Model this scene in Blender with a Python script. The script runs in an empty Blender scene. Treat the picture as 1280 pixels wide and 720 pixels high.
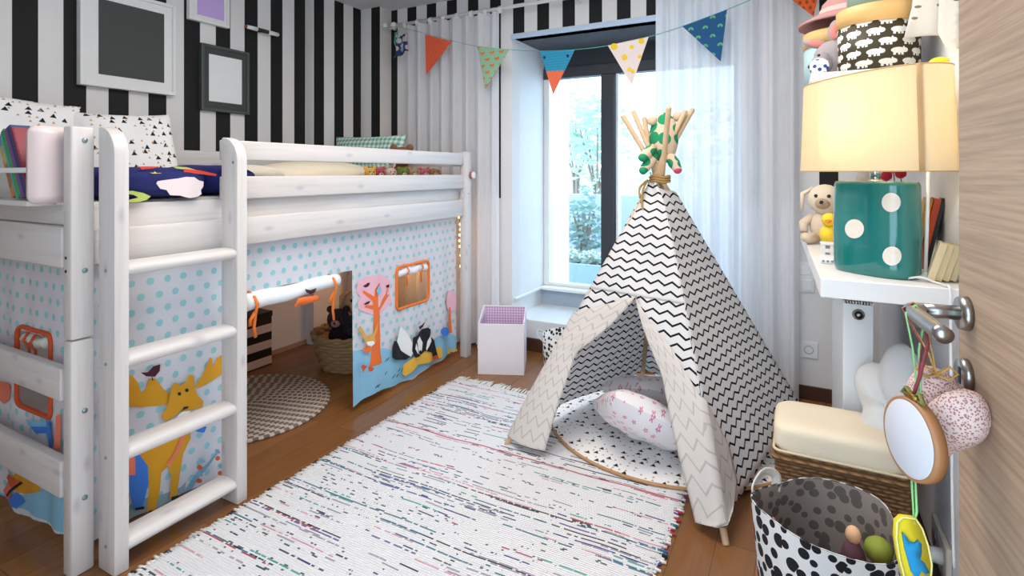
import bpy, bmesh, math, random
from mathutils import Vector, Matrix, Euler, noise as mnoise
SC = bpy.context.scene
COL = SC.collection
random.seed(7)
V = Vector
PI = math.pi
# ------------------------------------------------------------------ camera model (metres)
F = 678.8225; TH = math.radians(27.9384); CH, SH = math.cos(TH), math.sin(TH); H = 1.2; HY = 215.0
def ray(u, v):
    r = (u - 640) / F; q = (HY - v) / F
    return V((r*CH - SH, r*SH + CH, q))
EYE = V((0, 0, H))
def pX(u, v, x): d = ray(u, v); return EYE + d*(x/d.x)
def pY(u, v, y): d = ray(u, v); return EYE + d*(y/d.y)
def pZ(u, v, z): d = ray(u, v); return EYE + d*((z-H)/d.z)
def pD(u, v, dep): return EYE + ray(u, v)*dep
cam = bpy.data.cameras.new('camera'); co = bpy.data.objects.new('camera', cam); COL.objects.link(co)
co.location = EYE; co.rotation_euler = (PI/2, 0, TH)
cam.sensor_width = 36; cam.lens = F/1280*36; cam.shift_y = (HY-360)/1280; cam.clip_start = .02
SC.camera = co
# ------------------------------------------------------------------ node helpers
def lin(c):
    if isinstance(c, str):
        c = c.lstrip('#'); c = tuple(int(c[i:i+2], 16) for i in (0, 2, 4))
    o = []
    for x in c[:3]:
        x /= 255.0
        o.append(x/12.92 if x <= .04045 else ((x+.055)/1.055)**2.4)
    return tuple(o) + (1.0,)
class S:
    def __init__(s, g, k): s.g, s.k = g, k
    def _(s, op, b=None, c=None): return s.g.m(op, s, b, c)
    def __add__(s, b): return s._('ADD', b)
    __radd__ = __add__
    def __sub__(s, b): return s._('SUBTRACT', b)
    def __rsub__(s, b): return s.g.m('SUBTRACT', b, s)
    def __mul__(s, b): return s._('MULTIPLY', b)
    __rmul__ = __mul__
    def __truediv__(s, b): return s._('DIVIDE', b)
    def frac(s): return s._('FRACT')
    def abs(s): return s._('ABSOLUTE')
    def floor(s): return s._('FLOOR')
    def lt(s, b): return s._('LESS_THAN', b)
    def gt(s, b): return s._('GREATER_THAN', b)
    def min(s, b): return s._('MINIMUM', b)
    def max(s, b): return s._('MAXIMUM', b)
    def sin(s): return s._('SINE')
    def sqrt(s): return s._('SQRT')
    def mod2(s): return (s*.5).frac()*2.0
    def clamp(s): return s.max(0.0).min(1.0)
class Gr:
    def __init__(s, nt): s.nt = nt
    def node(s, t, **kw):
        n = s.nt.nodes.new(t)
        for k, v in kw.items(): setattr(n, k, v)
        return n
    def put(s, inp, v):
        if isinstance(v, S): s.nt.links.new(v.k, inp)
        elif hasattr(v, 'is_output'): s.nt.links.new(v, inp)
        elif v is not None: inp.default_value = v
    def m(s, op, a, b=None, c=None):
        n = s.node('ShaderNodeMath', operation=op)
        for i, v in enumerate((a, b, c)): s.put(n.inputs[i], v)
        return S(s, n.outputs[0])
    def sep(s, vec):
        n = s.node('ShaderNodeSeparateXYZ'); s.put(n.inputs[0], vec)
        return [S(s, o) for o in n.outputs]
    def coord(s, which='Object'):
        return s.sep(s.node('ShaderNodeTexCoord').outputs[which])
    def uv(s): return s.coord('UV')[:2]
    def vec(s, x, y, z=0.0):
        n = s.node('ShaderNodeCombineXYZ')
        for i, v in enumerate((x, y, z)): s.put(n.inputs[i], v)
        return n.outputs[0]
    def noise(s, vec, scale=1.0, detail=2.0, rough=.5):
        n = s.node('ShaderNodeTexNoise'); s.put(n.inputs['Vector'], vec)
        n.inputs['Scale'].default_value = scale; n.inputs['Detail'].default_value = detail; n.inputs['Roughness'].default_value = rough
        return S(s, n.outputs[0])
    def white(s, vec):
        n = s.node('ShaderNodeTexWhiteNoise'); s.put(n.inputs['Vector'], vec)
        return S(s, n.outputs['Value'])
    def vor(s, vec, scale=1.0, rnd=1.0):
        n = s.node('ShaderNodeTexVoronoi', voronoi_dimensions='2D'); s.put(n.inputs['Vector'], vec)
        n.inputs['Scale'].default_value = scale; n.inputs['Randomness'].default_value = rnd
        c = s.sep(n.outputs['Color']); p = s.sep(n.outputs['Position'])
        return S(s, n.outputs['Distance']), c, p
    def mix(s, f, a, b):
        n = s.node('ShaderNodeMix', data_type='RGBA')
        s.put(n.inputs[0], f)
        for i, v in ((6, a), (7, b)):
            if isinstance(v, (str, list)) or (isinstance(v, tuple) and len(v) == 3): v = lin(v)
            s.put(n.inputs[i], v)
        return n.outputs[2]
MATS = {}
def mat(name, col='#cccccc', rough=.6, fn=None, bump=.3, bdist=.01, metal=0.0, emit=None, estr=1.0, spec=.5, sub=0.0, trans=0.0, coat=0.0):
    if name in MATS: return MATS[name]
    mt = bpy.data.materials.new(name); mt.use_nodes = True
    nt = mt.node_tree; b = nt.nodes['Principled BSDF']
    b.inputs['Base Color'].default_value = lin(col); b.inputs['Roughness'].default_value = rough
    b.inputs['Metallic'].default_value = metal; b.inputs['Specular IOR Level'].default_value = spec
    b.inputs['Coat Weight'].default_value = coat
    if emit: b.inputs['Emission Color'].default_value = lin(emit); b.inputs['Emission Strength'].default_value = estr
    g = Gr(nt); h = None
    if fn:
        r = fn(g)
        c, h = r if isinstance(r, tuple) else (r, None)
        if c is not None: g.put(b.inputs['Base Color'], c)
    else:   # a faint weave / grain so that nothing is perfectly flat
        o = g.vec(*g.coord('Object'))
        n = g.noise(o, 90.0, 3.0)
        h = n; bump = min(bump, .06)
        c = lin(col); d = tuple(x*.93 for x in c[:3]) + (1,)
        g.put(b.inputs['Base Color'], g.mix(g.noise(o, 14.0, 2.0), c, d))
    if h is not None:
        bn = g.node('ShaderNodeBump'); bn.inputs['Strength'].default_value = bump; bn.inputs['Distance'].default_value = bdist
        g.put(bn.inputs['Height'], h); nt.links.new(bn.outputs[0], b.inputs['Normal'])
    if trans > 0:
        tb = g.node('ShaderNodeBsdfTranslucent'); mx = g.node('ShaderNodeMixShader'); mx.inputs[0].default_value = trans
        src = b.inputs['Base Color'].links
        if src: nt.links.new(src[0].from_socket, tb.inputs[0])
        else: tb.inputs[0].default_value = lin(col)
        nt.links.new(b.outputs[0], mx.inputs[1]); nt.links.new(tb.outputs[0], mx.inputs[2])
        nt.links.new(mx.outputs[0], nt.nodes['Material Output'].inputs[0])
    MATS[name] = mt
    return mt
# ------------------------------------------------------------------ object helpers
def tag(o, label=None, cat=None, group=None, kind=None):
    if label: o['label'] = label
    if cat: o['category'] = cat
    if group: o['group'] = group
    if kind: o['kind'] = kind
    return o
def woff(p):
    v = V((0, 0, 0))
    while p: v += p.location; p = p.parent
    return v
def thing(name, loc, label=None, cat=None, group=None, kind=None):
    o = bpy.data.objects.new(name, None); COL.objects.link(o); o.location = loc; o.empty_display_size = .05
    return tag(o, label, cat, group, kind)
def obj(name, bm, mats, parent=None, smooth=True, label=None, cat=None, group=None, kind=None, origin=None, local=False, sharp=40):
    if not isinstance(mats, (list, tuple)): mats = [mats]
    if parent is None and origin is None:
        xs = [v.co for v in bm.verts]
        origin = V(((min(c.x for c in xs)+max(c.x for c in xs))/2, (min(c.y for c in xs)+max(c.y for c in xs))/2, min(c.z for c in xs)))
        if kind == 'structure': origin = V((0, 0, 0))
    off = V((0, 0, 0)) if local else (woff(parent) if parent else V(origin))
    bm.transform(Matrix.Translation(-off))
    me = bpy.data.meshes.new(name)
    if smooth:
        for f in bm.faces: f.smooth = True
        ca = math.radians(sharp)
        for e in bm.edges:
            if len(e.link_faces) == 2 and e.calc_face_angle(0) > ca: e.smooth = False
    bm.to_mesh(me); bm.free()
    for m_ in mats: me.materials.append(m_)
    o = bpy.data.objects.new(name, me); COL.objects.link(o)
    if parent: o.parent = parent
    else: o.location = off
    return tag(o, label, cat, group, kind)
def dup(o, parent=None):
    c = o.copy(); COL.objects.link(c)
    if parent is not None: c.parent = parent
    for ch in list(o.children): dup(ch, c)
    return c
def B():
    bm = bmesh.new(); bm.loops.layers.uv.new('UVMap'); return bm
def mark(bm, f0, mi):
    for f in list(bm.faces)[f0:]: f.material_index = mi
def box(bm, lo, hi, r=0.0, mi=0, seg=2, M=None):
    lo, hi = V(lo), V(hi); c = (lo+hi)/2; s = hi-lo
    t = bmesh.new(); bmesh.ops.create_cube(t, size=1)
    for v in t.verts: v.co = V((v.co.x*s.x, v.co.y*s.y, v.co.z*s.z))
    if r > 0: bmesh.ops.bevel(t, geom=list(t.edges), offset=min(r, min(s)*.49), segments=seg, affect='EDGES', profile=.5)
    T = Matrix.Translation(c)
    t.transform((M @ T) if M else T)
    join(bm, t, mi)
def join(bm, t, mi=None):
    uvs = t.loops.layers.uv.active; uvd = bm.loops.layers.uv.active
    mp = {v: bm.verts.new(v.co) for v in t.verts}
    for f in t.faces:
        try: n = bm.faces.new([mp[v] for v in f.verts])
        except ValueError: continue
        n.material_index = f.material_index if mi is None else mi
        if uvs and uvd:
            for a, b_ in zip(f.loops, n.loops): b_[uvd].uv = a[uvs].uv
    t.free()
def frame(d):
    d = V(d).normalized(); a = V((0, 0, 1)) if abs(d.z) < .9 else V((1, 0, 0))
    x = a.cross(d).normalized(); return x, d.cross(x).normalized(), d
def tube(bm, pts, r, seg=8, closed=False, mi=0, caps=True, flat=1.0, up=None):
    pts = [V(p) for p in pts]; n = len(pts)
    rs = r if isinstance(r, (list, tuple)) else [r]*n
    rings = []; px = None
    for i, p in enumerate(pts):
        if closed: d = pts[(i+1) % n]-pts[i-1]
        else: d = pts[min(i+1, n-1)]-pts[max(i-1, 0)]
        if d.length < 1e-9: d = V((0, 0, 1))
        d.normalize()
        if px is None:
            if up is not None: px = (V(up)-d*V(up).dot(d)).normalized()
            else: px = frame(d)[0]
        else:
            px = px-d*px.dot(d)
            px = px.normalized() if px.length > 1e-6 else frame(d)[0]
        py = d.cross(px)
        rings.append([bm.verts.new(p+(px*math.cos(2*PI*k/seg)+py*math.sin(2*PI*k/seg)*flat)*rs[i]) for k in range(seg)])
    m = n if closed else n-1
    for i in range(m):
        a, b = rings[i], rings[(i+1) % n]
        for k in range(seg):
            f = bm.faces.new((a[k], a[(k+1) % seg], b[(k+1) % seg], b[k])); f.material_index = mi
    if caps and not closed:
        for rg, rev in ((rings[0], True), (rings[-1], False)):
            f = bm.faces.new(rg[::-1] if rev else rg); f.material_index = mi
def cyl(bm, p0, p1, r, r1=None, seg=20, mi=0): tube(bm, [p0, p1], [r, r if r1 is None else r1], seg, mi=mi)
def sph(bm, c, r, M=None, seg=16, mi=0, f=None):
    if not isinstance(r, (tuple, list)): r = (r, r, r)
    t = bmesh.new(); bmesh.ops.create_uvsphere(t, u_segments=seg, v_segments=max(6, seg*2//3), radius=1)
    for v in t.verts:
        k = f(v.co) if f else 1
        v.co = V((v.co.x*r[0]*k, v.co.y*r[1]*k, v.co.z*r[2]*k))
    if M: t.transform(M)
    t.transform(Matrix.Translation(V(c))); join(bm, t, mi)
def lathe(bm, prof, c=(0, 0, 0), seg=36, mi=0, M=None, ax=1.0, ay=1.0, uvs=None, sq=2.0, cap=True):
    """profile of (radius, height) turned about z; ax, ay stretch it, sq makes it a superellipse"""
    t = B(); uvl = t.loops.layers.uv.active; rings = []
    for (r, z) in prof:
        rg = []
        for k in range(seg):
            a = 2*PI*k/seg; ca, sa = math.cos(a), math.sin(a)
            x = math.copysign(abs(ca)**(2/sq), ca); y = math.copysign(abs(sa)**(2/sq), sa)
            rg.append(t.verts.new((x*r*ax, y*r*ay, z)))
        rings.append(rg)
    L = [0.0]
    for i in range(1, len(prof)): L.append(L[-1]+math.hypot(prof[i][0]-prof[i-1][0], prof[i][1]-prof[i-1][1]))
    R = max(p[0] for p in prof)
    for i in range(len(prof)-1):
        for k in range(seg):
            k2 = (k+1) % seg
            f = t.faces.new((rings[i][k], rings[i][k2], rings[i+1][k2], rings[i+1][k])); f.material_index = mi
            uu = [(2*PI*k/seg*R, L[i]), (2*PI*(k+1)/seg*R, L[i]), (2*PI*(k+1)/seg*R, L[i+1]), (2*PI*k/seg*R, L[i+1])]
            for lp, q in zip(f.loops, uu): lp[uvl].uv = q
    if cap:
        for rg, pr, rev in ((rings[0], prof[0], True), (rings[-1], prof[-1], False)):
            if pr[0] > 1e-4:
                f = t.faces.new(rg[::-1] if rev else rg); f.material_index = mi
                for lp in f.loops: lp[uvl].uv = (lp.vert.co.x, lp.vert.co.y)
    bmesh.ops.remove_doubles(t, verts=t.verts, dist=1e-5)
    if M: t.transform(M)
    t.transform(Matrix.Translation(V(c))); join(bm, t)
def sheet(bm, nu, nv, f, mi=0, uvf=None, keep=None, thick=0.0):
    """grid of f(u, v), u and v in 0..1"""
    t = B(); uvl = t.loops.layers.uv.active
    g = [[t.verts.new(f(i/nu, j/nv)) for j in range(nv+1)] for i in range(nu+1)]
    for i in range(nu):
        for j in range(nv):
            if keep and not keep((i+.5)/nu, (j+.5)/nv): continue
            fc = t.faces.new((g[i][j], g[i+1][j], g[i+1][j+1], g[i][j+1])); fc.material_index = mi
            for lp, (a, b) in zip(fc.loops, ((i, j), (i+1, j), (i+1, j+1), (i, j+1))):
                lp[uvl].uv = uvf(a/nu, b/nv) if uvf else (a/nu, b/nv)
    bmesh.ops.delete(t, geom=[v for v in t.verts if not v.link_faces], context='VERTS')
    if thick:
        t.normal_update(); solid(t, thick)
    join(bm, t)
def solid(t, th):
    """give an open sheet a thickness th along its negative normal"""
    uvl = t.loops.layers.uv.active
    nrm = {v: v.normal.copy() for v in t.verts}
    faces = list(t.faces); edges = [e for e in t.edges if len(e.link_faces) == 1]
    mp = {v: t.verts.new(v.co-nrm[v]*th) for v in list(t.verts)}
    for f in faces:
        n = t.faces.new([mp[v] for v in reversed(f.verts)]); n.material_index = f.material_index
        for a, b in zip(reversed(list(f.loops)), n.loops): b[uvl].uv = a[uvl].uv
    for e in edges:
        f = e.link_faces[0]; lp = [l for l in f.loops if l.edge == e][0]
        a, b = lp.vert, lp.link_loop_next.vert
        n = t.faces.new((b, a, mp[a], mp[b])); n.material_index = f.material_index
        for l in n.loops: l[uvl].uv = lp[uvl].uv
def poly(bm, pts, mp, mi=0, depth=0.0, sub=0.0):
    """filled 2-D outline laid on a surface by mp(x, y, w); depth gives it body"""
    t = B(); vs = [t.verts.new((p[0], p[1], 0)) for p in pts]
    es = [t.edges.new((vs[i], vs[(i+1) % len(vs)])) for i in range(len(vs))]
    bmesh.ops.triangle_fill(t, use_beauty=True, use_dissolve=False, edges=es, normal=(0, 0, 1))
    if sub:
        for _ in range(4):
            le = [e for e in t.edges if e.calc_length() > sub]
            if not le: break
            bmesh.ops.subdivide_edges(t, edges=le, cuts=1, use_grid_fill=False)
            bmesh.ops.triangulate(t, faces=t.faces)
    t.normal_update()
    for f in t.faces:
        if f.normal.z < 0: f.normal_flip()
    uvl = t.loops.layers.uv.active
    for f in t.faces:
        for l in f.loops: l[uvl].uv = l.vert.co.xy
    if depth:
        t.normal_update(); solid(t, depth)
    for v in t.verts: v.co = mp(v.co.x, v.co.y, v.co.z)
    join(bm, t, mi)
def ell(cx, cy, rx, ry, n=20, rot=0.0):
    c, s = math.cos(rot), math.sin(rot)
    return [(cx+rx*math.cos(2*PI*k/n)*c-ry*math.sin(2*PI*k/n)*s, cy+rx*math.cos(2*PI*k/n)*s+ry*math.sin(2*PI*k/n)*c) for k in range(n)]
def rrect(x0, y0, x1, y1, r, n=5):
    o = []
    for cx, cy, a in ((x1-r, y1-r, 0), (x0+r, y1-r, 90), (x0+r, y0+r, 180), (x1-r, y0+r, 270)):
        for k in range(n+1):
            t = math.radians(a+90*k/n); o.append((cx+r*math.cos(t), cy+r*math.sin(t)))
    return o
def cushion(bm, w, h, t, M=None, mi=0, n=20, pinch=.06, wr=.0):
    """a stuffed cushion w x h, t thick in the middle, in the xy plane"""
    for sgn in (1, -1):
        def f(u, v):
            x, y = u*2-1, v*2-1
            ex = 1-pinch*(1-x*x)*abs(y)**2; ey = 1-pinch*(1-y*y)*abs(x)**2
            k = max(0.0, (1-x**4)*(1-y**4))**.55
            z = sgn*t/2*k*(1+wr*mnoise.noise(V((x*2.3+w*9, y*2.3, sgn*3))))
            p = V((x*w/2*ey, y*h/2*ex, z))
            return M @ p if M else p
        s2 = B(); sheet(s2, n, n, f, mi, uvf=lambda u, v: ((u-.5)*w, (v-.5)*h))
        if sgn < 0: bmesh.ops.reverse_faces(s2, faces=s2.faces)
        join(bm, s2)
    bmesh.ops.remove_doubles(bm, verts=bm.verts, dist=1e-5)
def loc(p, rx=0, ry=0, rz=0): return Matrix.Translation(V(p)) @ Euler((rx, ry, rz)).to_matrix().to_4x4()
def spline(pts, n=8):
    pts = [V(p) for p in pts]; o = []
    for i in range(len(pts)-1):
        p0, p1, p2, p3 = pts[max(i-1, 0)], pts[i], pts[i+1], pts[min(i+2, len(pts)-1)]
        for k in range(n):
            t = k/n
            o.append(.5*((2*p1)+(p2-p0)*t+(2*p0-5*p1+4*p2-p3)*t*t+(3*p1-p0-3*p2+p3)*t**3))
    o.append(pts[-1]); return o
# ================================================================== MATERIALS
def m_stripe(axis, x0, per, zmin=-9, frac=.5):
    def fn(g):
        c = g.coord('Object'); x = c[axis]
        k = ((x-x0)/per).frac().lt(frac)*c[2].gt(zmin)
        n = g.noise(g.vec(*c), 3.0, 2.0)
        return g.mix(k, g.mix(n, '#ece9e6', '#e2dfdd'), '#0b0b0c'), g.noise(g.vec(*c), 160.0, 2.0)
    return fn
def m_wood_white(base='#d9d3cf', dark='#bcafaa', along=1):
    def fn(g):
        c = g.coord('Object'); sc = [34.0, 34.0, 34.0]; sc[along] = 1.6
        v = g.vec(c[0]*sc[0], c[1]*sc[1], c[2]*sc[2])
        n = g.noise(v, 1.0, 5.0, .6)
        kd = g.vor(g.vec(c[along]*3.1, (c[0]+c[1]+c[2]-c[along])*7.0), 1.0)[0]
        k = ((n-.45)*2.2).clamp()*.8
        col = g.mix(k, base, dark)
        col = g.mix(((.10-kd)*9.0).clamp()*.55, col, '#9a8fa6')
        return col, n
    return fn
WX = mat('white_pine_x', rough=.42, fn=m_wood_white(along=0), bump=.06)
WY = mat('white_pine_y', rough=.42, fn=m_wood_white(along=1), bump=.06)
WZ = mat('white_pine_z', rough=.42, fn=m_wood_white(along=2), bump=.06)
def f_floor(g):
    c = g.coord('Object')
    n0 = g.node('ShaderNodeTexBrick', offset=.37, squash=1.0)
    g.put(n0.inputs['Vector'], g.vec(c[1], c[0]))
    for k, v in (('Scale', 1.0), ('Mortar Size', .0012), ('Brick Width', 1.15), ('Row Height', .12), ('Bias', 0.0), ('Mortar Smooth', .1)): n0.inputs[k].default_value = v
    n0.inputs['Color1'].default_value = (0, 0, 0, 1); n0.inputs['Color2'].default_value = (1, 1, 1, 1); n0.inputs['Mortar'].default_value = (.5, .5, .5, 1)
    t = S(g, n0.outputs['Color']); t2 = g.white(g.vec((c[0]/.12).floor(), 3.0))
    gr = g.noise(g.vec(c[0]*60.0, c[1]*3.0, t2*9.0), 1.0, 5.0, .65)
    col = g.mix(t*.55+t2*.3, '#97673b', '#744824')
    col = g.mix(((gr-.45)*2.0).clamp()*.5, col, '#55331a')
    mort = S(g, n0.outputs['Fac'])
    return g.mix(mort*.7, col, '#3c2415'), gr*.3-mort
FLOOR = mat('oak_floor', rough=.27, fn=f_floor, bump=.08, bdist=.004)
WHITE = mat('white_paint', '#ebebea', .5)
PLASTIC = mat('white_plastic', '#efeeec', .35)
DARKFRAME = mat('anthracite_frame', '#3a3d42', .45)
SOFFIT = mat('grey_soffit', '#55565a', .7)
BASEB = mat('brown_baseboard', '#4b2c1a', .45)
METAL = mat('brushed_steel', '#a8a5a1', .28, metal=1.0)
CHROME = mat('chrome', '#d6dadd', .08, metal=1.0)
BLACK = mat('black', '#141414', .5)
GLOSSW = mat('white_gloss', '#f0efec', .25)
GREY = mat('mid_grey', '#8d8f94', .5)
ORANGE = mat('orange_cloth', '#ee7a2b', .8)
# ================================================================== ROOM
bm = B(); box(bm, (-3.2, -.25, -.06), (.45, 3.36, 0)); obj('floor', bm, FLOOR, kind='structure', smooth=False)
bm = B(); box(bm, (-3.2, -.25, 2.445), (.45, 4.0, 2.52)); obj('ceiling', bm, mat('ceiling_paint', '#d9dadf', .8), kind='structure', smooth=False)
S1 = mat('wallpaper_left', rough=.75, fn=m_stripe(1, 1.079, .1885, .80, .493), bump=.03)
S2 = mat('wallpaper_left_far', rough=.75, fn=m_stripe(1, 2.686, .187, .80, .485), bump=.03)
S3 = mat('wallpaper_column', rough=.75, fn=m_stripe(0, -2.876, .3, .80, .3), bump=.03)
S4 = mat('wallpaper_back', rough=.75, fn=m_stripe(0, -2.815, .1815, 1.02, .475), bump=.03)
PINKW = mat('pale_wall', '#d9c4bd', .75)
bm = B()
def quad(bm, a, b, c, d, mi=0):
    f = bm.faces.new([bm.verts.new(p) for p in (a, b, c, d)]); f.material_index = mi
box(bm, (-3.2, -.25, 0), (-3.06, 2.683, 2.445), mi=0)
box(bm, (-3.2, 2.683, 0), (-2.981, 3.142, 2.445), mi=1)
box(bm, (-3.2, 3.142, 0), (-2.79, 3.36, 2.445), mi=2)
bm.normal_update()
for f in bm.faces:
    if f.material_index == 2 and f.normal.x > .9: f.material_index = 3
    if f.material_index == 0 and f.normal.y > .9: f.material_index = 3
obj('wall_left', bm, [S1, S2, S3, mat('plain_wallpaper', '#e6e2dd', .75)], kind='structure', smooth=False)
# back wall with the deep window recess
D0, WXL, WXR, WT = 3.27, -1.735, -.30, 2.115
bm = B()
box(bm, (-2.79, D0, 0), (WXL, D0+.12, 2.445)); box(bm, (WXR, D0, 0), (.45, D0+.12, 2.445)); box(bm, (WXL, D0, WT), (WXR, D0+.12, 2.445))
obj('wall_back', bm, S4, kind='structure', smooth=False)
bm = B(); box(bm, (.35, -.25, 0), (.48, D0, 2.445)); obj('wall_right', bm, mat('right_wall_paint', '#e9e9ea', .7), kind='structure', smooth=False)
bm = B(); box(bm, (-3.2, -.35, 0), (-.72, -.25, 2.445)); box(bm, (-.72, -.35, 2.12), (.48, -.25, 2.445)); obj('wall_near', bm, WHITE, kind='structure', smooth=False)
# recess: reveals, soffit, raised bench, sill
bm = B()
box(bm, (WXL-.1, D0+.12, 0), (WXL, 3.80, WT+.1)); box(bm, (WXR, D0+.12, 0), (WXR+.1, 3.80, WT+.1))
obj('trim_1', bm, WHITE, kind='structure', smooth=False)
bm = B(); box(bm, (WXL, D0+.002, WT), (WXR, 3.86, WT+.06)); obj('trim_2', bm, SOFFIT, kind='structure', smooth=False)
bm = B(); box(bm, (WXL-.005, D0-.012, WT-.012), (WXR+.005, D0-.001, WT+.022)); obj('trim_3', bm, mat('pale_blue_edge', '#c4d6ea', .5), kind='structure', smooth=False)
bm = B(); box(bm, (WXL, D0+.02, 0), (WXR, 3.80, .205), .004); obj('trim_4', bm, mat('bench_white', '#e9ecee', .35), kind='structure', smooth=False)
bm = B(); box(bm, (WXL, 3.74, .205), (WXR, 3.88, .318)); obj('trim_5', bm, mat('sill_front_shaded', '#a9b4c2', .5), kind='structure', smooth=False)  # white front below the sill, its bluish shade put into the colour
bm = B(); box(bm, (WXL, 3.70, .318), (WXR, 3.88, .338), .004); box(bm, (WXL, D0+.03, .318), (WXL+.02, 3.70, .338), .004); obj('trim_6', bm, GLOSSW, kind='structure', smooth=False)
bm = B(); box(bm, (-2.79, D0-.014, 0), (WXL, D0, .072), .003); box(bm, (WXL, D0+.004, 0), (WXR, D0+.02, .085)); box(bm, (WXR, D0-.014, 0), (.35, D0, .072), .003)
obj('baseboard_back', bm, BASEB, kind='structure', smooth=False)
bm = B(); box(bm, (.336, -.1, 0), (.35, D0-.015, .072), .003); obj('baseboard_right', bm, BASEB, kind='structure', smooth=False)
bm = B(); box(bm, (-3.06, -.25, 0), (-3.046, 2.683, .03), .002); obj('baseboard_left', bm, mat('pale_baseboard', '#b59787', .6), kind='structure', smooth=False)
# window: dark frame, two panes
def f_glass():
    m_ = bpy.data.materials.new('window_glass'); m_.use_nodes = True; nt = m_.node_tree; nt.nodes.clear(); g = Gr(nt)
    o = g.node('ShaderNodeOutputMaterial'); a = g.node('ShaderNodeBsdfTransparent'); b = g.node('ShaderNodeBsdfGlossy'); b.inputs['Roughness'].default_value = .02
    a.inputs[0].default_value = (.93, .97, 1, 1)
    mx = g.node('ShaderNodeMixShader'); mx.inputs[0].default_value = .06
    nt.links.new(a.outputs[0], mx.inputs[1]); nt.links.new(b.outputs[0], mx.inputs[2]); nt.links.new(mx.outputs[0], o.inputs[0]); return m_
GLASS = f_glass()
bm = B(); y0, y1 = 3.79, 3.86
box(bm, (WXL, y0, 1.985), (WXR, y1, WT), .004); box(bm, (WXL, y0-.012, 1.905), (WXR, y1, 1.988), .006)
box(bm, (-1.274, y0-.02, .338), (-1.175, y1, 1.91), .008); box(bm, (-1.165, y0-.005, .338), (-1.148, y1, 1.91), .003, mi=1)
box(bm, (WXR-.08, y0, .338), (WXR, y1, 1.91), .006); box(bm, (WXL, y0, .338), (WXL+.045, y1, 1.91), .004, mi=1)
box(bm, (WXL+.045, y0, .338), (WXR-.08, y1, .362), .004, mi=1)
win = obj('window_1', bm, [DARKFRAME, PLASTIC], kind='structure', smooth=False)
for x0, x1 in ((WXL+.045, -1.274), (-1.148, WXR-.08)):
    bm = B(); box(bm, (x0, 3.818, .362), (x1, 3.828, 1.907)); obj('pane', bm, GLASS, win, smooth=False)
# ------------------------------------------------------------------ door on the right, standing open along the wall
def f_door(g):
    c = g.coord('Object')
    n = g.noise(g.vec(c[0]*4.0, c[1]*4.0, c[2]*150.0), 1.0, 6.0, .62)
    n2 = g.noise(g.vec(c[0]*1.5, c[1]*1.5, c[2]*22.0), 1.0, 3.0)
    col = g.mix(((n-.4)*2.2).clamp(), '#b3977c', '#7c634f')
    return g.mix(((n2-.45)*1.6).clamp()*.5, col, '#9a7f69'), n
DOORM = mat('limed_oak_veneer', rough=.5, fn=f_door, bump=.12, bdist=.003)
E0 = V((.1932, .9514, 0)); dd = V((.103, -.9947, 0)).normalized(); dn = V((-dd.y, dd.x, 0)); dn = -dn if dn.x > 0 else dn
door_rot = math.atan2(dd.y, dd.x)
MD = Matrix(((dd.x, -dn.x, 0, E0.x), (dd.y, -dn.y, 0, E0.y), (0, 0, 1, 0), (0, 0, 0, 1)))   # local x along the leaf, y into it
bm = B(); box(bm, (0, 0, .008), (.84, .04, 2.05), .002, M=MD); door = obj('door_1', bm, DOORM, kind='structure', smooth=False)
def on_door(x, y, z): return MD @ V((x, y, z))
def door_px(u, v):
    d = ray(u, v); nn = V((-dn.x, -dn.y, 0)); t = (E0-EYE).dot(nn)/d.dot(nn); p = EYE+d*t
    return (p-E0).dot(dd), p.z
hx, hz = door_px(1210, 392); kx, kz = door_px(1210, 470)
bm = B(); cyl(bm, on_door(hx, 0, hz), on_door(hx, -.010, hz), .0225, .0215, 32)
cyl(bm, on_door(hx, -.010, hz), on_door(hx, -.052, hz), .0095, .0095, 20)
hpts = spline([on_door(hx, -.05, hz), on_door(hx+.004, -.061, hz), on_door(hx+.02, -.065, hz), on_door(hx+.13, -.064, hz)], 6)
tube(bm, hpts, .0098, 16)
handle = obj('handle', bm, METAL, door)
bm = B(); cyl(bm, on_door(kx, 0, kz), on_door(kx, -.009, kz), .0225, .0215, 32); obj('keyhole_rose', bm, METAL, door)
bm = B(); box(bm, (kx-.004, -.0098, kz-.011), (kx+.004, -.0088, kz+.011), .001, M=MD); obj('keyhole', bm, BLACK, door)
# ------------------------------------------------------------------ outside the window
bm = B(); box(bm, (-4.5, 3.9, -.05), (2.5, 6.3, .02)); obj('terrace_floor', bm, mat('terrace_stone', '#c9ccd0', .7), label='pale stone terrace floor outside the window', cat='terrace', kind='structure', smooth=False)
bm = B(); box(bm, (-2.45, 4.15, .02), (-1.83, 4.55, 2.7), .01); obj('outside_pier', bm, mat('outside_render', '#eef0f2', .8), label='white rendered pier just outside the left window pane', cat='pier', smooth=False)
bm = B(); box(bm, (-3.6, 6.2, .02), (.6, 6.32, .93), .01)
obj('garden_wall', bm, mat('garden_wall_concrete', '#b9c4cf', .85), label='smooth pale concrete garden wall behind the planter', cat='wall', smooth=False)
pl = thing('planter', (-2.1, 5.2, .02), 'low pale blue planter trough with white flowers outside the left pane', 'planter')
bm = B()
for lo, hi in (((-2.95, 5.0, .02), (-1.2, 5.03, .30)), ((-2.95, 5.37, .02), (-1.2, 5.40, .30)), ((-2.95, 5.03, .02), (-2.92, 5.37, .30)), ((-1.23, 5.03, .02), (-1.2, 5.37, .30)), ((-2.92, 5.03, .02), (-1.23, 5.37, .05))): box(bm, lo, hi, .004)
obj('trough', bm, mat('planter_blue', '#a7bfd6', .6), pl, smooth=False)
bm = B(); box(bm, (-2.92, 5.03, .05), (-1.23, 5.37, .27)); obj('soil', bm, mat('soil', '#4a3d33', .95), pl, smooth=False)
rnd = random.Random(3)
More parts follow.
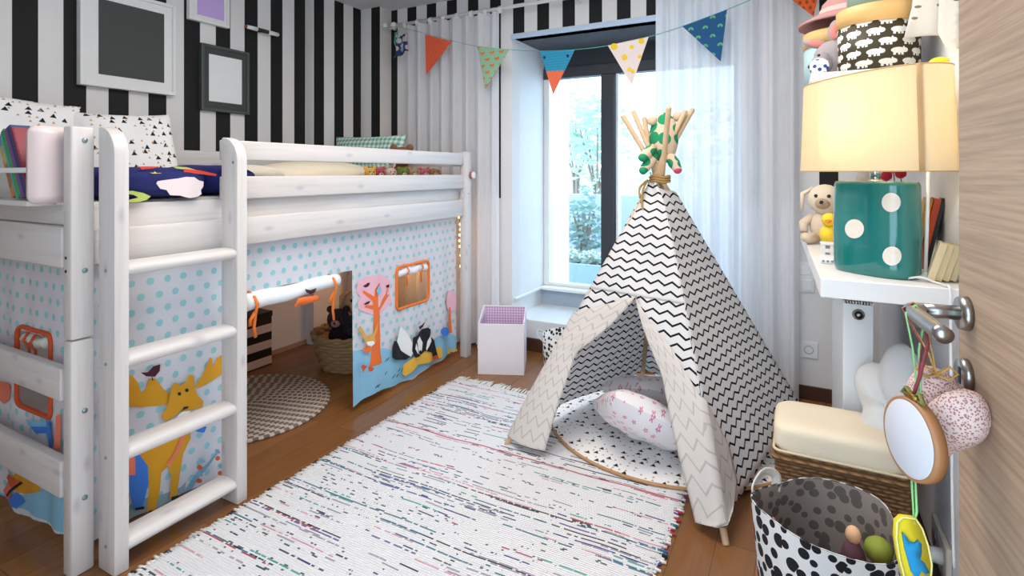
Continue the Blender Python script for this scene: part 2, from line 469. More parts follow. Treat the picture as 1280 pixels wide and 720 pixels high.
def leaves(bm, c, rad, n, size, mi=0, rnd=rnd):
    for _ in range(n):
        d = V((rnd.gauss(0, 1), rnd.gauss(0, 1), rnd.gauss(0, 1))).normalized()*(rnd.random()**.4)
        p = V(c)+V((d.x*rad[0], d.y*rad[1], d.z*rad[2]))
        a = V((rnd.gauss(0, 1), rnd.gauss(0, 1), rnd.gauss(0, 1))).normalized(); x, y, _z = frame(a); s = size*(.6+rnd.random()*.8)
        f = bm.faces.new([bm.verts.new(p+q) for q in (-x*s, y*s*.45+a*s*.1, x*s, -y*s*.45+a*s*.1)]); f.material_index = mi
LEAF = [mat('leaf_%d' % i, c, .6, trans=.35) for i, c in enumerate(('#b3cbb9', '#bfd3bd', '#90b0a5', '#c8d9cb'))]
FLOWER = mat('white_petals', '#f4f1ea', .7)
bm = B(); bmf = B()
for k in range(9):
    x = -2.85+k*.19
    leaves(bm, (x, 5.2, .33), (.11, .13, .07), 70, .03); leaves(bmf, (x, 5.2, .37), (.10, .12, .05), 40, .022)
obj('foliage', bm, LEAF[0], pl, kind='stuff'); obj('blossom', bmf, FLOWER, pl, kind='stuff')
def bush(name, c, rad, n, size, lm, label, cat, group=None, stem=True):
    t = thing(name, (c[0], c[1], .0), label, cat, group)
    bm = B(); leaves(bm, c, rad, n, size); obj('foliage', bm, lm, t, kind='stuff', smooth=False)
    bm = B()
    for k in range(5):
        a = 2*PI*k/5
        tube(bm, [(c[0], c[1], 0), (c[0]+.1*rad[0]*math.cos(a), c[1]+.1*rad[1]*math.sin(a), c[2]*.6), (c[0]+.55*rad[0]*math.cos(a), c[1]+.55*rad[1]*math.sin(a), c[2]+.3*rad[2])], [.03, .022, .008], 6)
    obj('stem', bm, mat('bark', '#8d8073', .9), t)
bush('shrub', (-2.13, 5.72, .62), (.22, .2, .42), 260, .05, LEAF[2], 'blue green shrub at the edge of the pier by the planter', 'shrub')
bush('tree', (-3.45, 8.9, 1.9), (.62, .55, .85), 500, .07, LEAF[1], 'pale green tree behind the garden wall seen in the left pane', 'tree', 'trees behind the garden wall')
bush('tree', (-2.62, 7.6, 1.6), (.48, .42, .75), 420, .07, LEAF[0], 'light green tree by the dark window post seen in the left pane', 'tree', 'trees behind the garden wall')
bush('tree', (-2.05, 9.2, 1.3), (.62, .6, 1.15), 700, .06, LEAF[3], 'pale green tree seen in the right pane behind the tent poles', 'tree', 'trees behind the garden wall')
bush('tree', (-1.05, 7.9, 1.1), (.6, .55, 1.2), 700, .07, LEAF[1], 'tree mostly veiled by the right sheer curtain', 'tree', 'trees behind the garden wall')
# ================================================================== LOFT BED
bed = thing('loft_bed', (-2.4, 1.9, 0), 'white glazed pine mid-height loft bed with guard rails and ladder by the striped wall', 'bed')
XO = -1.893
def post(x0, x1, y0, y1, z0, z1, r=.006):
    bm = B(); box(bm, (x0, y0, z0), (x1, y1, z1), r); return obj('post', bm, WZ, bed)
def discs(parent, pts, nrm, r, h, m_, name='bolt', sx=1.0):
    for p in pts:
        bm = B(); n = V(nrm); cyl(bm, p, V(p)+n*h, r, r*.85, 14); obj(name, bm, m_, parent)
BOLT = mat('zinc_bolt', '#8fa7ac', .35, metal=.7)
near = post(XO-.05, XO, .803, .864, .702, 1.336)
nlow = post(XO-.05, XO, .803, .864, 0, .698)
far = post(XO-.058, XO-.008, 2.955, 3.018, 0, 1.333)
post(-2.935, -2.885, .803, .864, 0, 1.33); post(-2.935, -2.885, 2.955, 3.018, 0, 1.33)
discs(near, [(XO, .838, 1.295), (XO, .838, .905)], (1, 0, 0), .008, .003, BOLT)
discs(nlow, [(XO, .838, .485), (XO, .838, .225)], (1, 0, 0), .008, .003, BOLT)
discs(near, [(XO-.03, .803, .945), (XO-.03, .803, .905)], (0, -1, 0), .005, .002, mat('dark_bolt', '#3b3b40', .4, metal=.6))
discs(far, [(XO-.008, 2.985, 1.06), (XO-.008, 2.985, .72)], (1, 0, 0), .005, .002, BOLT)
def board(name, lo, hi, m_, r=.005):
    bm = B(); box(bm, lo, hi, r); return obj(name, bm, m_, bed)
XR = XO-.028
board('guard_rail', (XR-.022, 1.296, 1.246), (XR, 2.957, 1.322), WY); board('guard_rail', (XR-.022, 1.296, 1.094), (XR, 2.957, 1.183), WY)
board('guard_rail', (-2.905, .866, 1.236), (-2.885, 2.953, 1.316), WY)
board('guard_rail', (-2.884, 2.962, 1.236), (XO-.06, 2.985, 1.316), WX); board('guard_rail', (-2.884, 2.962, 1.09), (XO-.06, 2.985, 1.17), WX)
sb = board('side_beam', (XR-.032, .866, .914), (XR, 2.957, 1.022), WY)
board('side_board', (XR-.062, .866, .93), (XR-.034, 2.953, 1.098), WY)
board('side_board', (-2.905, .866, .914), (-2.885, 2.953, 1.09), WY)
board('end_beam', (-2.884, .80, .912), (XO-.052, .832, 1.035), WX)
board('end_beam', (-2.884, .822, 1.036), (XO-.052, .85, 1.10), WX)
board('end_beam', (-2.884, .797, .515), (XO-.052, .828, .612), WX)
board('end_beam', (-2.884, .797, .226), (XO-.052, .828, .336), WX)
board('end_beam', (-2.884, 2.962, .914), (XO-.06, 2.99, 1.04), WX)
for k in range(9):
    y = .93+k*.235; board('slat', (-2.884, y, .945), (XR-.063, y+.07, .965), WX)
discs(sb, [(XR, 2.945, 1.04)], (1, 0, 0), .006, .004, GLOSSW)
# ladder: two uprights with a quarter-round top, four rungs let in between them
def upright(y0, y1, zt):
    xa, xb = -1.880, -1.788; pts = [(xa, 0), (xb, 0)]; R = .085
    for k in range(9):
        a = math.radians(90*k/8); pts.append((xb-R+R*math.cos(a), zt-R+R*math.sin(a)))
    pts.append((xa, zt))
    t = B(); poly(t, pts, lambda x, z, w: V((x, y0-w, z)), depth=(y1-y0))
    bmesh.ops.remove_doubles(t, verts=t.verts, dist=1e-5)
    bmesh.ops.recalc_face_normals(t, faces=t.faces)
    es = [e for e in t.edges if len(e.link_faces) == 2 and e.calc_face_angle(0) > 1.2]
    bmesh.ops.bevel(t, geom=es, offset=.006, segments=2, affect='EDGES', profile=.5)
    return obj('ladder_upright', t, WZ, bed)
u1 = upright(.866, .908, 1.337); u2 = upright(1.262, 1.304, 1.327)
for zt in (.905, .625, .345, .07):
    pts = []
    bm = B(); m = 12
    for s_ in range(2): pass
    ring = []
    prof = [(-.041, -.016), (.028, -.019), (.037, -.014), (.042, -.004), (.042, .004), (.036, .013), (.02, .019), (-.01, .021), (-.041, .018)]
    a = [bm.verts.new((-1.834+px, .906, zt+pz)) for px, pz in prof]; b = [bm.verts.new((-1.834+px, 1.264, zt+pz)) for px, pz in prof]
    n = len(prof)
    for k in range(n): bm.faces.new((a[k], a[(k+1) % n], b[(k+1) % n], b[k]))
    bm.faces.new(a[::-1]); bm.faces.new(b)
    bmesh.ops.recalc_face_normals(bm, faces=bm.faces)
    obj('rung', bm, WY, bed, sharp=60)
discs(u1, [(-1.834, .866, .905), (-1.834, .866, .625), (-1.834, .866, .345), (-1.834, .866, .08)], (0, -1, 0), .005, .003, BOLT)
discs(u2, [(-1.81, 1.262, 1.235)], (0, -1, 0), .006, .002, BOLT)
bm = B(); c = pX(589, 219, XO-.008); cyl(bm, c, c+V((.018, 0, 0)), .026, .026, 24); b2 = B()
cyl(b2, c+V((.018, 0, 0)), c+V((.026, 0, 0)), .026, .018, 24)
kn = thing('bed_ornament', c, 'round pink and white knob on the far bed post beside the curtain', 'knob')
obj('knob_base', bm, mat('dusty_red', '#b0636a', .5), kn); obj('knob_face', b2, GLOSSW, kn)
# mattress
bm = B(); box(bm, (-2.875, .872, .966), (-1.992, 2.945, 1.105), .03, seg=3)
tag(obj('mattress', bm, mat('mattress_white', '#ece7de', .8), sharp=80), 'white mattress lying in the loft bed behind the rails', 'mattress')
# ------------------------------------------------------------------ bedding
def f_terrazzo(g):
    u, v = g.uv()
    def tri(scale, rr, seed, thr):
        d, c, p = g.vor(g.vec(u+seed, v+seed*1.7), scale, .85)
        x = u+seed-p[0]; y = v+seed*1.7-p[1]
        a = (y*-1.0).max(x*.866+y*.5).max(x*-.866+y*.5)
        return a.lt(rr)*c[0].gt(thr)
    base = g.mix(tri(21.0, .0068, .37, .35), '#f0eeec', '#14161a')
    return g.mix(tri(36.0, .0034, 1.3, .45), base, '#c9995f')
TERR = mat('terrazzo_cotton', rough=.85, fn=f_terrazzo)
def pillow(label, cat, name, w, h, t, M, m_, group=None, n=20, wr=.25):
    bm = B(); cushion(bm, w, h, t, M, n=n, wr=wr); return tag(obj(name, bm, m_), label, cat, group)
pillow('black and tan triangle print cushion leaning in the corner behind the book rack', 'cushion', 'cushion', .44, .40, .13, loc((-2.76, .955, 1.315), PI/2-.25, .12, PI/2-.25), TERR)
pillow('black and tan triangle print cushion standing behind the ladder top', 'cushion', 'cushion', .40, .36, .13, loc((-2.66, 1.35, 1.295), PI/2-.30, -.05, PI/2-.1), TERR)
def f_navy(g):
    c = g.coord('Object'); n = g.noise(g.vec(*c), 6.0, 2.0); return g.mix(n, '#18206b', '#0e1450'), g.noise(g.vec(*c), 200.0, 2.0)
duv = thing('duvet', (-2.35, 1.2, 1.10), 'navy duvet with clouds, stars and rockets folded on the mattress behind the ladder', 'duvet')
def duvet_pt(x, y, z):
    return V((x, y, z))
bm = B()
def sbox(bm, c, r, p=3.2, n=28, mi=0, wob=.0, seed=0):
    t = bmesh.new(); bmesh.ops.create_uvsphere(t, u_segments=n*2, v_segments=n, radius=1)
    for v in t.verts:
        a = v.co; k = (abs(a.x)**p+abs(a.y)**p+abs(a.z)**p)**(-1/p); q = a*k
        w_ = 1+wob*mnoise.noise(V((q.x*2+seed, q.y*2, q.z*2)))
        v.co = V((c[0]+q.x*r[0]*w_, c[1]+q.y*r[1]*w_, c[2]+q.z*r[2]*w_))
    join(bm, t, mi)
sbox(bm, (-2.20, 1.10, 1.162), (.268, .188, .056), 4.0); sbox(bm, (-2.21, 1.40, 1.168), (.25, .115, .060), 3.0, wob=.06)
obj('cover', bm, mat('navy_cotton', rough=.85, fn=f_navy), duv, sharp=80)
def flat(bm, px, x, mi=0, dep=.003, sub=0): poly(bm, [tuple(pX(u, v, x).yz) for u, v in px], lambda a, b, w: V((x+w+dep, a, b)), mi, depth=dep, sub=sub)
cl = [(195+a*.25, 222+b*.25) for a, b in ((0, 30), (6, 18), (30, 14), (75, 8), (110, 4), (150, -4), (190, -2), (212, 14), (236, 20), (234, 44), (222, 62), (226, 82), (206, 96), (170, 102), (146, 98), (120, 90), (70, 88), (52, 62), (20, 56))]
bm = B(); flat(bm, cl, -1.9335); obj('cloud_print', bm, mat('cloud_pink', '#ecdcdc', .85), duv, smooth=False)
def zz(pts, s=4.0, ox=0, oy=180): return [(ox+a/s, oy+b/s) for a, b in pts]
bm = B(); flat(bm, zz([(622, 236), (660, 234), (715, 245), (752, 262), (730, 280), (690, 290), (640, 292), (640, 280), (690, 268), (670, 255), (640, 250), (622, 250)]), -1.9335); obj('swoosh_print', bm, mat('lime_print', '#b9c96a', .85), duv, smooth=False)
bm = B(); flat(bm, zz([(860, 112), (930, 116), (980, 130), (940, 130), (880, 122)]), -1.955); obj('swoosh_print', bm, mat('lime_print', '#b9c96a', .85), duv, smooth=False)
bm = B(); flat(bm, zz([(622, 240), (640, 250), (640, 292), (622, 296)]), -1.9335); obj('rocket_print', bm, mat('red_print', '#d8442f', .85), duv, smooth=False)
bm = B(); flat(bm, zz([(695, 113), (740, 112), (800, 113), (760, 122), (705, 127)]), -1.952); obj('rocket_print', bm, mat('red_print', '#d8442f', .85), duv, smooth=False)
bm = B(); flat(bm, zz([(920, 124), (1000, 132), (1080, 150), (1078, 160), (1000, 150), (915, 146)]), -1.952); obj('rocket_print', bm, mat('red_print', '#d8442f', .85), duv, smooth=False)
star = [(770, 138), (782, 146), (806, 146), (790, 150), (800, 156), (778, 152), (755, 156), (765, 150), (748, 144), (768, 145)]
bm = B(); flat(bm, zz([(a, b-1) for a, b in star]), -1.944); obj('star_print', bm, mat('star_yellow', '#e6d27a', .85), duv, smooth=False)
bm = B(); sbox(bm, (-2.34, 2.12, 1.182), (.20, .36, .076), 2.3, wob=.05, seed=4); tag(obj('pillow', bm, mat('cream_cotton', '#e9ddc4', .85), sharp=80), 'plump cream pillow on the mattress seen between the guard rails', 'pillow')
bm = B(); sbox(bm, (-2.30, 1.64, 1.17), (.28, .10, .062), 2.4, wob=.08, seed=8); tag(obj('blanket', bm, mat('pale_sand_cotton', '#efe5d0', .85), sharp=80), 'folded sand blanket between navy duvet and cream pillow', 'blanket')
def f_gingham(c1, c2, c3, per):
    def fn(g):
        u, v = g.uv(); a = (u/per).frac().lt(.5); b = (v/per).frac().lt(.5)
        return g.mix(a*b, g.mix((a+b).clamp(), c1, c2), c3)
    return fn
pillow('long green and white gingham cushion along the far end of the bed', 'cushion', 'cushion', .62, .30, .13, loc((-2.64, 2.845, 1.305), PI/2-.2, 0, .04), mat('green_gingham', rough=.85, fn=f_gingham('#e6ece6', '#a9cdbd', '#6aa392', .034)))
# ------------------------------------------------------------------ row of soft toys along the guard rail
def skin(c): return mat('plush_'+c.strip('#'), c, .95)
EYE_B = mat('toy_eye', '#101010', .2)
def plush(name, p, s, body, head, face, label, ear=None, cat='soft toy', group=None, look=(.6, -.8, 0), ears='round', limbs=True, belly=None):
    """sitting soft toy, s = overall height"""
    t = thing(name, p, label, cat, group); p = V(p); L = V(look).normalized(); R = V((L.y, -L.x, 0)).normalized()*-1
    Mz = Matrix(((R.x, L.x, 0, 0), (R.y, L.y, 0, 0), (0, 0, 1, 0), (0, 0, 0, 1)))
    def at(x, y, z): return p+R*(x*s)+L*(y*s)+V((0, 0, z*s))
    bm = B(); sph(bm, at(0, 0, .27), (.23*s, .2*s, .27*s), Mz); obj('body', bm, body, t)
    if belly: bm = B(); sph(bm, at(0, .07, .27), (.16*s, .15*s, .2*s), Mz, 12); obj('belly', bm, belly, t)
    bm = B(); sph(bm, at(0, .05, .70), (.25*s, .23*s, .24*s), Mz); hd = obj('head', bm, head, t)
    bm = B(); sph(bm, at(0, .24, .64), (.11*s, .10*s, .09*s), Mz, 12); obj('muzzle', bm, face, hd)
    bm = B()
    for x in (-.09, .09): sph(bm, at(x, .255, .76), .028*s, seg=8)
    sph(bm, at(0, .335, .665), (.03*s,)*3, seg=8); obj('eyes_and_nose', bm, EYE_B, hd)
    for x in (-1, 1):
        bm = B()
        if ears == 'round': sph(bm, at(x*.19, 0, .92), (.09*s, .045*s, .09*s), Mz, 10)
        elif ears == 'long': tube(bm, [at(x*.1, 0, .88), at(x*.17, .02, 1.1), at(x*.24, .06, 1.25)], [.05*s, .075*s, .03*s], 8, flat=.5)
        elif ears == 'flop': tube(bm, [at(x*.18, 0, .88), at(x*.32, .04, .78), at(x*.33, .08, .5)], [.05*s, .08*s, .05*s], 8, flat=.5)
        obj('ear', bm, ear or head, hd)
    if limbs:
        for x in (-1, 1):
            bm = B(); tube(bm, [at(x*.18, .02, .42), at(x*.3, .1, .3), at(x*.27, .2, .18)], [.07*s, .075*s, .06*s], 8); obj('arm', bm, body, t)
            bm = B(); tube(bm, [at(x*.12, .05, .09), at(x*.2, .25, .08), at(x*.23, .36, .11)], [.09*s, .085*s, .075*s], 8); obj('leg', bm, body, t)
    return t
zb = 1.106
row = [('toy_giraffe', 2.235, '#d79a3a', '#e8b04a', 'golden soft toy with dark eyes next to the cream pillow between the rails', 'round'),
       ('toy_cat', 2.31, '#b03a4a', '#c2505a', 'crimson soft toy right of the golden one between the rails', 'round'),
       ('toy_rabbit', 2.405, '#e2b7a6', '#e9c3b2', 'pale pink rabbit soft toy between the guard rails', 'long'),
       ('toy_frog', 2.51, '#7f9a3c', '#6f8b35', 'green soft toy in the middle of the row between the rails', 'round'),
       ('toy_bear', 2.61, '#a98565', '#b59376', 'light brown bear soft toy near the far end of the rails', 'round'),
       ('toy_mouse', 2.715, '#e3b0a4', '#cf6a6a', 'soft toy with pink body and rosy head between the rails', 'round'),
       ('toy_dog', 2.815, '#c9a887', '#a97a4e', 'tan soft toy with brown head nearest the far bed post', 'flop')]
for nm, y, cb, ch, lb, er in row:
    plush(nm, (-2.055, y, zb), .125, skin(cb), skin(ch), skin('#ead9c6'), lb, ears=er, group='soft toys along the guard rail', look=(.85, -.5, 0))
plush('toy_monkey', (-2.3, 2.80, zb), .275, skin('#8a6244'), skin('#8a6244'), skin('#c9a07e'), 'brown toy whose head rises above the top guard rail', ears='round', look=(.6, -.8, 0))
# ------------------------------------------------------------------ book rack hung on the bed end, with leaning books
rack = thing('book_rack', (-2.4, .76, 1.11), 'white and pale pink hanging book rack at the near end of the loft bed', 'book rack')
PPINK = mat('pale_pink_lacquer', '#e9d5d3', .35)
def panel(x):
    t = B(); poly(t, rrect(.727, 1.108, .84, 1.335, .022), lambda a, b, w: V((x+w, a, b)), depth=.014)
    return obj('end_panel', t, PPINK, rack, sharp=30)
panel(-1.958); panel(-2.62)
bm = B(); box(bm, (-2.62, .728, 1.100), (-1.972, .80, 1.116), .003); obj('shelf', bm, WX, rack)
bm = B(); box(bm, (-2.62, .728, 1.197), (-1.972, .737, 1.213), .003); obj('front_bar', bm, GLOSSW, rack)
bm = B(); box(bm, (-2.62, .792, 1.10), (-1.972, .80, 1.30), .002); obj('back_panel', bm, WX, rack)
def book(name, M, w, d, h, cover, page, label, group, cat='book', title=True):
    """spine on -y, w thick, d deep, h tall"""
    t = thing(name, M.translation, label, cat, group)
    bm = B(); box(bm, (0, 0, 0), (w, .003, h), .001, M=M); box(bm, (0, .003, 0), (.0025, d, h), .0008, M=M); box(bm, (w-.0025, .003, 0), (w, d, h), .0008, M=M); obj('cover', bm, cover, t, smooth=False)
    bm = B(); box(bm, (.003, .003, .003), (w-.003, d-.004, h-.003), M=M); obj('pages', bm, page, t, smooth=False)
    return t
PAGE = mat('paper', '#ece5d6', .9)
def f_pict(seed):
    def fn(g):
        c = g.coord('Object'); d, k, p = g.vor(g.vec(c[0]*1.0+seed, c[2]*1.0+c[1]), 26.0)
        return g.mix(k[0].gt(.6), g.mix(k[1], '#d98f3a', '#7d5a34'), g.mix(k[2], '#c9b04a', '#3f7f8f'))
    return fn
MULTI = mat('picture_cover', rough=.5, fn=f_pict(2.0)); MULTI2 = mat('picture_cover_green', rough=.5, fn=f_pict(5.0))
bx = [(-1.986, .010, .242, '#8e2430', 'thin dark red picture book leaning nearest the rack end panel'), (-2.000, .013, .250, '#27346f', 'navy picture book leaning second from the rack end panel'), (-2.016, .012, .246, '#1c2b58', 'dark blue picture book leaning between navy and purple ones'),
      (-2.040, .021, .236, '#7a3c96', 'purple picture book leaning left of the navy ones'), (-2.068, .025, .232, '#2f9a4c', 'green picture book leaning left of the purple one'), (-2.080, .009, .222, '#3aa6c4', 'thin sky blue book leaning against the green one')]
xb_ = -1.976
for x, w_, h_, c_, lb in bx:
    xb_ -= w_*1.02
    book('picture_book', loc((xb_, .739, 1.121), 0, -.52, 0), w_*.9, .05, h_, mat('book_'+c_[1:], c_, .45), PAGE, lb, 'picture books in the bed rack')
book('picture_book', loc((xb_-.027, .739, 1.121), 0, -.52, 0), .024, .05, .21, MULTI, PAGE, 'picture book with a colourful patterned spine, leftmost in the bed rack', 'picture books in the bed rack')
# ================================================================== BED TENT CURTAINS
def f_dots(base, dot, sx, r, fade=None):
    def fn(g):
        u, v = g.uv(); rr = (v/sx).floor(); x = (u/sx*.87+rr.mod2()*.5); 
        a = (x.frac()-.5)*sx*1.15; b = ((v/sx).frac()-.5)*sx
        d = (a*a+b*b).sqrt()
        n = g.noise(g.vec(u*9.0, v*9.0), 1.0, 2.0)
        return g.mix(d.lt(r), base, g.mix(n, dot, '#a9dfe0')), g.noise(g.vec(u*300.0, v*300.0), 1.0, 2.0)
    return fn
TENT = mat('tent_dots', rough=.85, fn=f_dots('#e4e6ee', '#9ad3de', .050, .0122), bump=.05, trans=.25)
TENT_END = mat('tent_dots_end', rough=.85, fn=f_dots('#e2dfe6', '#86d0cf', .05, .0115), bump=.05, trans=.15)
def cl(n, c): return mat('print_'+n, c, .85)
P = dict(mustard=cl('mustard', '#d99b1c'), plum=cl('plum', '#4a1526'), blue=cl('blue', '#3f7edb'), coral=cl('coral', '#ee7f66'), black=cl('black', '#10131c'), orange=cl('orange', '#ee7330'), pink=cl('pink', '#efb7c4'), sky=cl('sky', '#79bfe2'),
         ground=cl('ground', '#8cc3df'), tan=cl('tan', '#dba655'), white=cl('white', '#f2f1ee'), yellow=cl('yellow', '#eebb45'), slate=cl('slate', '#8aa3ad'), leaf=cl('leaf', '#7fa9c6'), brick=cl('brick', '#cf5a2e'))
PK = list(P); PM = [P[k] for k in PK]
def pi(k): return 1+PK.index(k)
def tent(name, y0, y1, z0, z1, wave, xw, label, prints, hole=None, botwave=0.0, base=TENT, axis='x', dens=.014, ret=False, grpz=None):
    bm = B()
    def surf(a, z, w=0.0):
        o = wave*(.35+.65*(z1-z)/(z1-z0))*(math.sin(a*41+.7)+.5*math.sin(a*23+z*2))
        if axis == 'x': return V((xw+o+w, a, z))
        return V((a, xw-o-w, z))
    def zb(a): return z0+botwave*(math.sin((a-y0)*9)+.4*math.sin((a-y0)*23))
    def f(u, v):
        a = y0+(y1-y0)*u; zz_ = zb(a)+(z1-zb(a))*v; return surf(a, zz_)
    keep = None
    if hole:
        h0, h1, k0, k1 = hole
        keep = lambda u, v: not (h0 < y0+(y1-y0)*u < h1 and k0 < z0+(z1-z0)*v < k1)
    nu = max(4, int((y1-y0)/dens)); nv = max(4, int((z1-z0)/dens))
    t = B(); sheet(t, nu, nv, f, 0, uvf=lambda u, v: (y0+(y1-y0)*u, z0+(z1-z0)*v), keep=keep)
    if axis == 'x': pass
    t.normal_update(); join(bm, t)
    for i, (k, pts) in enumerate(prints):
        q = [((pX(u, v, xw).y, pX(u, v, xw).z) if axis == 'x' else (pY(u, v, xw).x, pY(u, v, xw).z)) for u, v in pts]
        q = [(min(max(a, y0+.001), y1-.001), max(b, zb(min(max(a, y0), y1))+.001)) for a, b in q]
        off = .0022+.0011*i
        poly(bm, q, lambda a, b, w, off=off: surf(a, b, off), pi(k), sub=.03)
    return obj(name, bm, [base]+PM, None, label=label, cat='bed curtain'), surf
def zm(s, ox, oy, pts): return [(ox+a/s, oy+b/s) for a, b in pts]
# --- panel behind the ladder with the moose print
q = lambda *p: zm(2.25, 150, 340, p)
moose = [
 ('slate', q((10, 720), (10, 668), (60, 640), (120, 622), (170, 606), (186, 590), (182, 630), (120, 670), (40, 720))),
 ('leaf', q((176, 640), (190, 600), (215, 560), (240, 540), (275, 505), (276, 512), (245, 548), (220, 575), (200, 610), (192, 640))),
 ('mustard', q((0, 285), (18, 285), (35, 292), (50, 310), (60, 340), (70, 330), (78, 300), (95, 298), (120, 330), (142, 345), (140, 368), (100, 375), (60, 380), (0, 377))),
 ('mustard', q((208, 320), (230, 285), (250, 240), (257, 243), (259, 270), (271, 242), (290, 230), (290, 285), (265, 300), (240, 314), (215, 328))),
 ('mustard', q((50, 495), (80, 450), (195, 420), (196, 468), (176, 510), (168, 560), (156, 632), (134, 637), (140, 578), (130, 542), (110, 562), (105, 620), (95, 672), (74, 675), (80, 612), (72, 562), (60, 522))),
 ('blue', q((0, 505), (20, 500), (45, 500), (76, 545), (78, 590), (63, 662), (38, 667), (22, 600), (0, 590))),
 ('coral', q((0, 512), (20, 510), (41, 506), (43, 570), (0, 574))),
 ('coral', q((172, 452), (182, 452), (162, 505), (130, 545), (122, 540), (152, 500))),
 ('mustard', q((138, 322), (146, 310), (158, 312), (164, 320), (183, 306), (186, 292), (196, 288), (204, 294), (203, 318), (212, 345), (228, 362), (226, 378), (206, 384), (190, 388), (168, 388), (150, 402), (120, 418), (108, 402), (128, 370), (132, 348))),
 ('white', q((148, 412), (168, 392), (190, 388), (202, 404), (180, 420), (150, 425))),
 ('black', zm(2.25, 150, 340, ell(162, 341, 5, 5))), ('black', zm(2.25, 150, 340, ell(183, 331, 5, 5))),
 ('black', q((168, 388), (174, 378), (188, 376), (184, 382), (176, 384))),
 ('black', q((74, 676), (76, 668), (97, 664), (95, 672))), ('black', q((134, 638), (134, 628), (157, 624), (156, 634))), ('black', q((38, 668), (38, 661), (63, 656), (62, 664))),
 ('plum', q((51, 281), (70, 279), (84, 262), (102, 256), (100, 275), (88, 291), (66, 291))),
 ('plum', q((79, 290), (81, 290), (83, 302), (80, 302))),
 ('blue', q((190, 430), (215, 420), (232, 432), (225, 448), (205, 445))),
]
for a, b in ((212, 545), (210, 582), (265, 520), (272, 562)): moose.append(('brick', zm(2.25, 150, 340, ell(a, b, 8, 7, 7))))
for a, b in ((216, 524), (210, 562), (262, 500), (272, 542), (232, 600)): moose.append(('leaf', zm(2.25, 150, 340, ell(a, b, 9, 6, 10, .5))))
XT = -1.968
tent('bed_curtain', .872, 1.362, .035, .925, .006, XT, 'dotted bed tent curtain with a yellow moose print behind the ladder rungs', moose, botwave=.008)
# --- panel at the far end with tree, badger and window
r1 = lambda *p: zm(7.2, 440, 320, p); r2 = lambda *p: zm(4, 320, 360, p)
badger = [
 ('ground', r2((470, 620), (470, 318), (560, 306), (640, 300), (700, 318), (780, 312), (850, 290), (882, 268), (910, 240), (950, 226), (1040, 220), (1040, 420), (760, 520), (600, 620))),
 ('pink', r1((48, 230), (130, 192), (230, 168), (310, 185), (342, 240), (330, 330), (350, 420), (262, 510), (180, 530), (60, 482), (45, 420), (78, 372), (36, 320))),
 ('orange', r1((150, 1000), (158, 960), (172, 800), (180, 700), (185, 560), (180, 482), (110, 462), (125, 442), (180, 440), (172, 402), (95, 326), (106, 308), (190, 365), (195, 300), (235, 240), (246, 252), (225, 300), (225, 460), (240, 460), (265, 400), (300, 340), (314, 288), (322, 296), (312, 350), (332, 345), (282, 432), (240, 490), (246, 700), (250, 860), (262, 930), (268, 960))),
 ('plum', r1((98, 270), (126, 252), (134, 242), (156, 240), (142, 272), (118, 284))), ('plum', r1((104, 432), (130, 412), (156, 400), (146, 428), (118, 440))), ('plum', r1((298, 268), (318, 254), (328, 262), (322, 284), (304, 284))),
 ('sky', r1((204, 310), (222, 275), (236, 258), (252, 300), (246, 330), (228, 346), (210, 334))),
 ('pink', zm(7.2, 440, 320, ell(882, 405, 46, 96))), ('orange', r1((856, 692), (868, 460), (880, 458), (892, 692))),
 ('tan', r2((497, 200), (515, 190), (535, 214), (546, 240), (556, 236), (575, 228), (600, 160), (592, 212), (582, 242), (586, 268), (570, 292), (548, 286), (540, 262), (524, 228), (508, 212))),
 ('white', r2((548, 268), (575, 262), (582, 274), (568, 290), (550, 284))), ('orange', r2((530, 300), (560, 288), (572, 300), (555, 325), (535, 318))),
 ('yellow', r2((726, 428), (732, 384), (780, 336), (850, 310), (915, 290), (918, 345), (860, 370), (800, 382), (742, 440))),
 ('black', r2((668, 345), (668, 295), (676, 264), (700, 258), (716, 310), (758, 342), (742, 358), (682, 356))),
 ('white', r2((690, 264), (712, 190), (740, 215), (780, 300), (760, 340), (716, 310))),
 ('black', r2((764, 312), (768, 245), (792, 234), (818, 205), (846, 195), (860, 206), (856, 238), (882, 260), (892, 300), (902, 345), (880, 356), (866, 320), (834, 312), (806, 340), (780, 346))),
 ('white', r2((796, 300), (790, 262), (806, 240), (822, 270), (818, 318), (806, 332))), ('white', r2((836, 300), (842, 262), (856, 236), (862, 262), (848, 292), (838, 312))),
 ('white', r2((776, 300), (782, 272), (792, 300), (798, 326), (788, 322))),
 ('black', zm(4, 320, 360, ell(808, 318, 8, 10, 10))), ('brick', r2((868, 340), (896, 332), (902, 352), (872, 360))),
 ('plum', r2((794, 192), (815, 182), (832, 163), (820, 192), (804, 206))),
 ('blue', zm(4, 320, 360, ell(926, 215, 20, 22, 12))), ('yellow', zm(4, 320, 360, ell(945, 310, 12, 16, 9))), ('yellow', zm(4, 320, 360, ell(978, 314, 11, 13, 9))),
 ('brick', r2((500, 385), (520, 378), (540, 390), (528, 402), (518, 420), (510, 402))), ('brick', r2((542, 392), (556, 388), (568, 398), (558, 415), (546, 412))),
]
for a, b in ((628, 355), (638, 350), (625, 420), (585, 480), (575, 485), (660, 435), (676, 430), (684, 402), (704, 402)): badger.append(('black', r2((a-7, b+9), (a+5, b-9), (a+8, b-8), (a-3, b+10))))
HY0, HY1, HZ0, HZ1 = 2.345, 2.635, .437, .672
tc, tsf = tent('bed_curtain', 2.012, 2.935, .032, .925, .006, XT, 'dotted bed tent curtain with orange tree and badger print at the far end', badger, hole=(HY0+.012, HY1-.012, HZ0+.012, HZ1-.012), botwave=.016)
bm = B(); tube(bm, [tsf(a, b, .004) for a, b in rrect(HY0, HZ0, HY1, HZ1, .028, 6)], .0085, 8, closed=True); obj('window_piping', bm, ORANGE, tc)
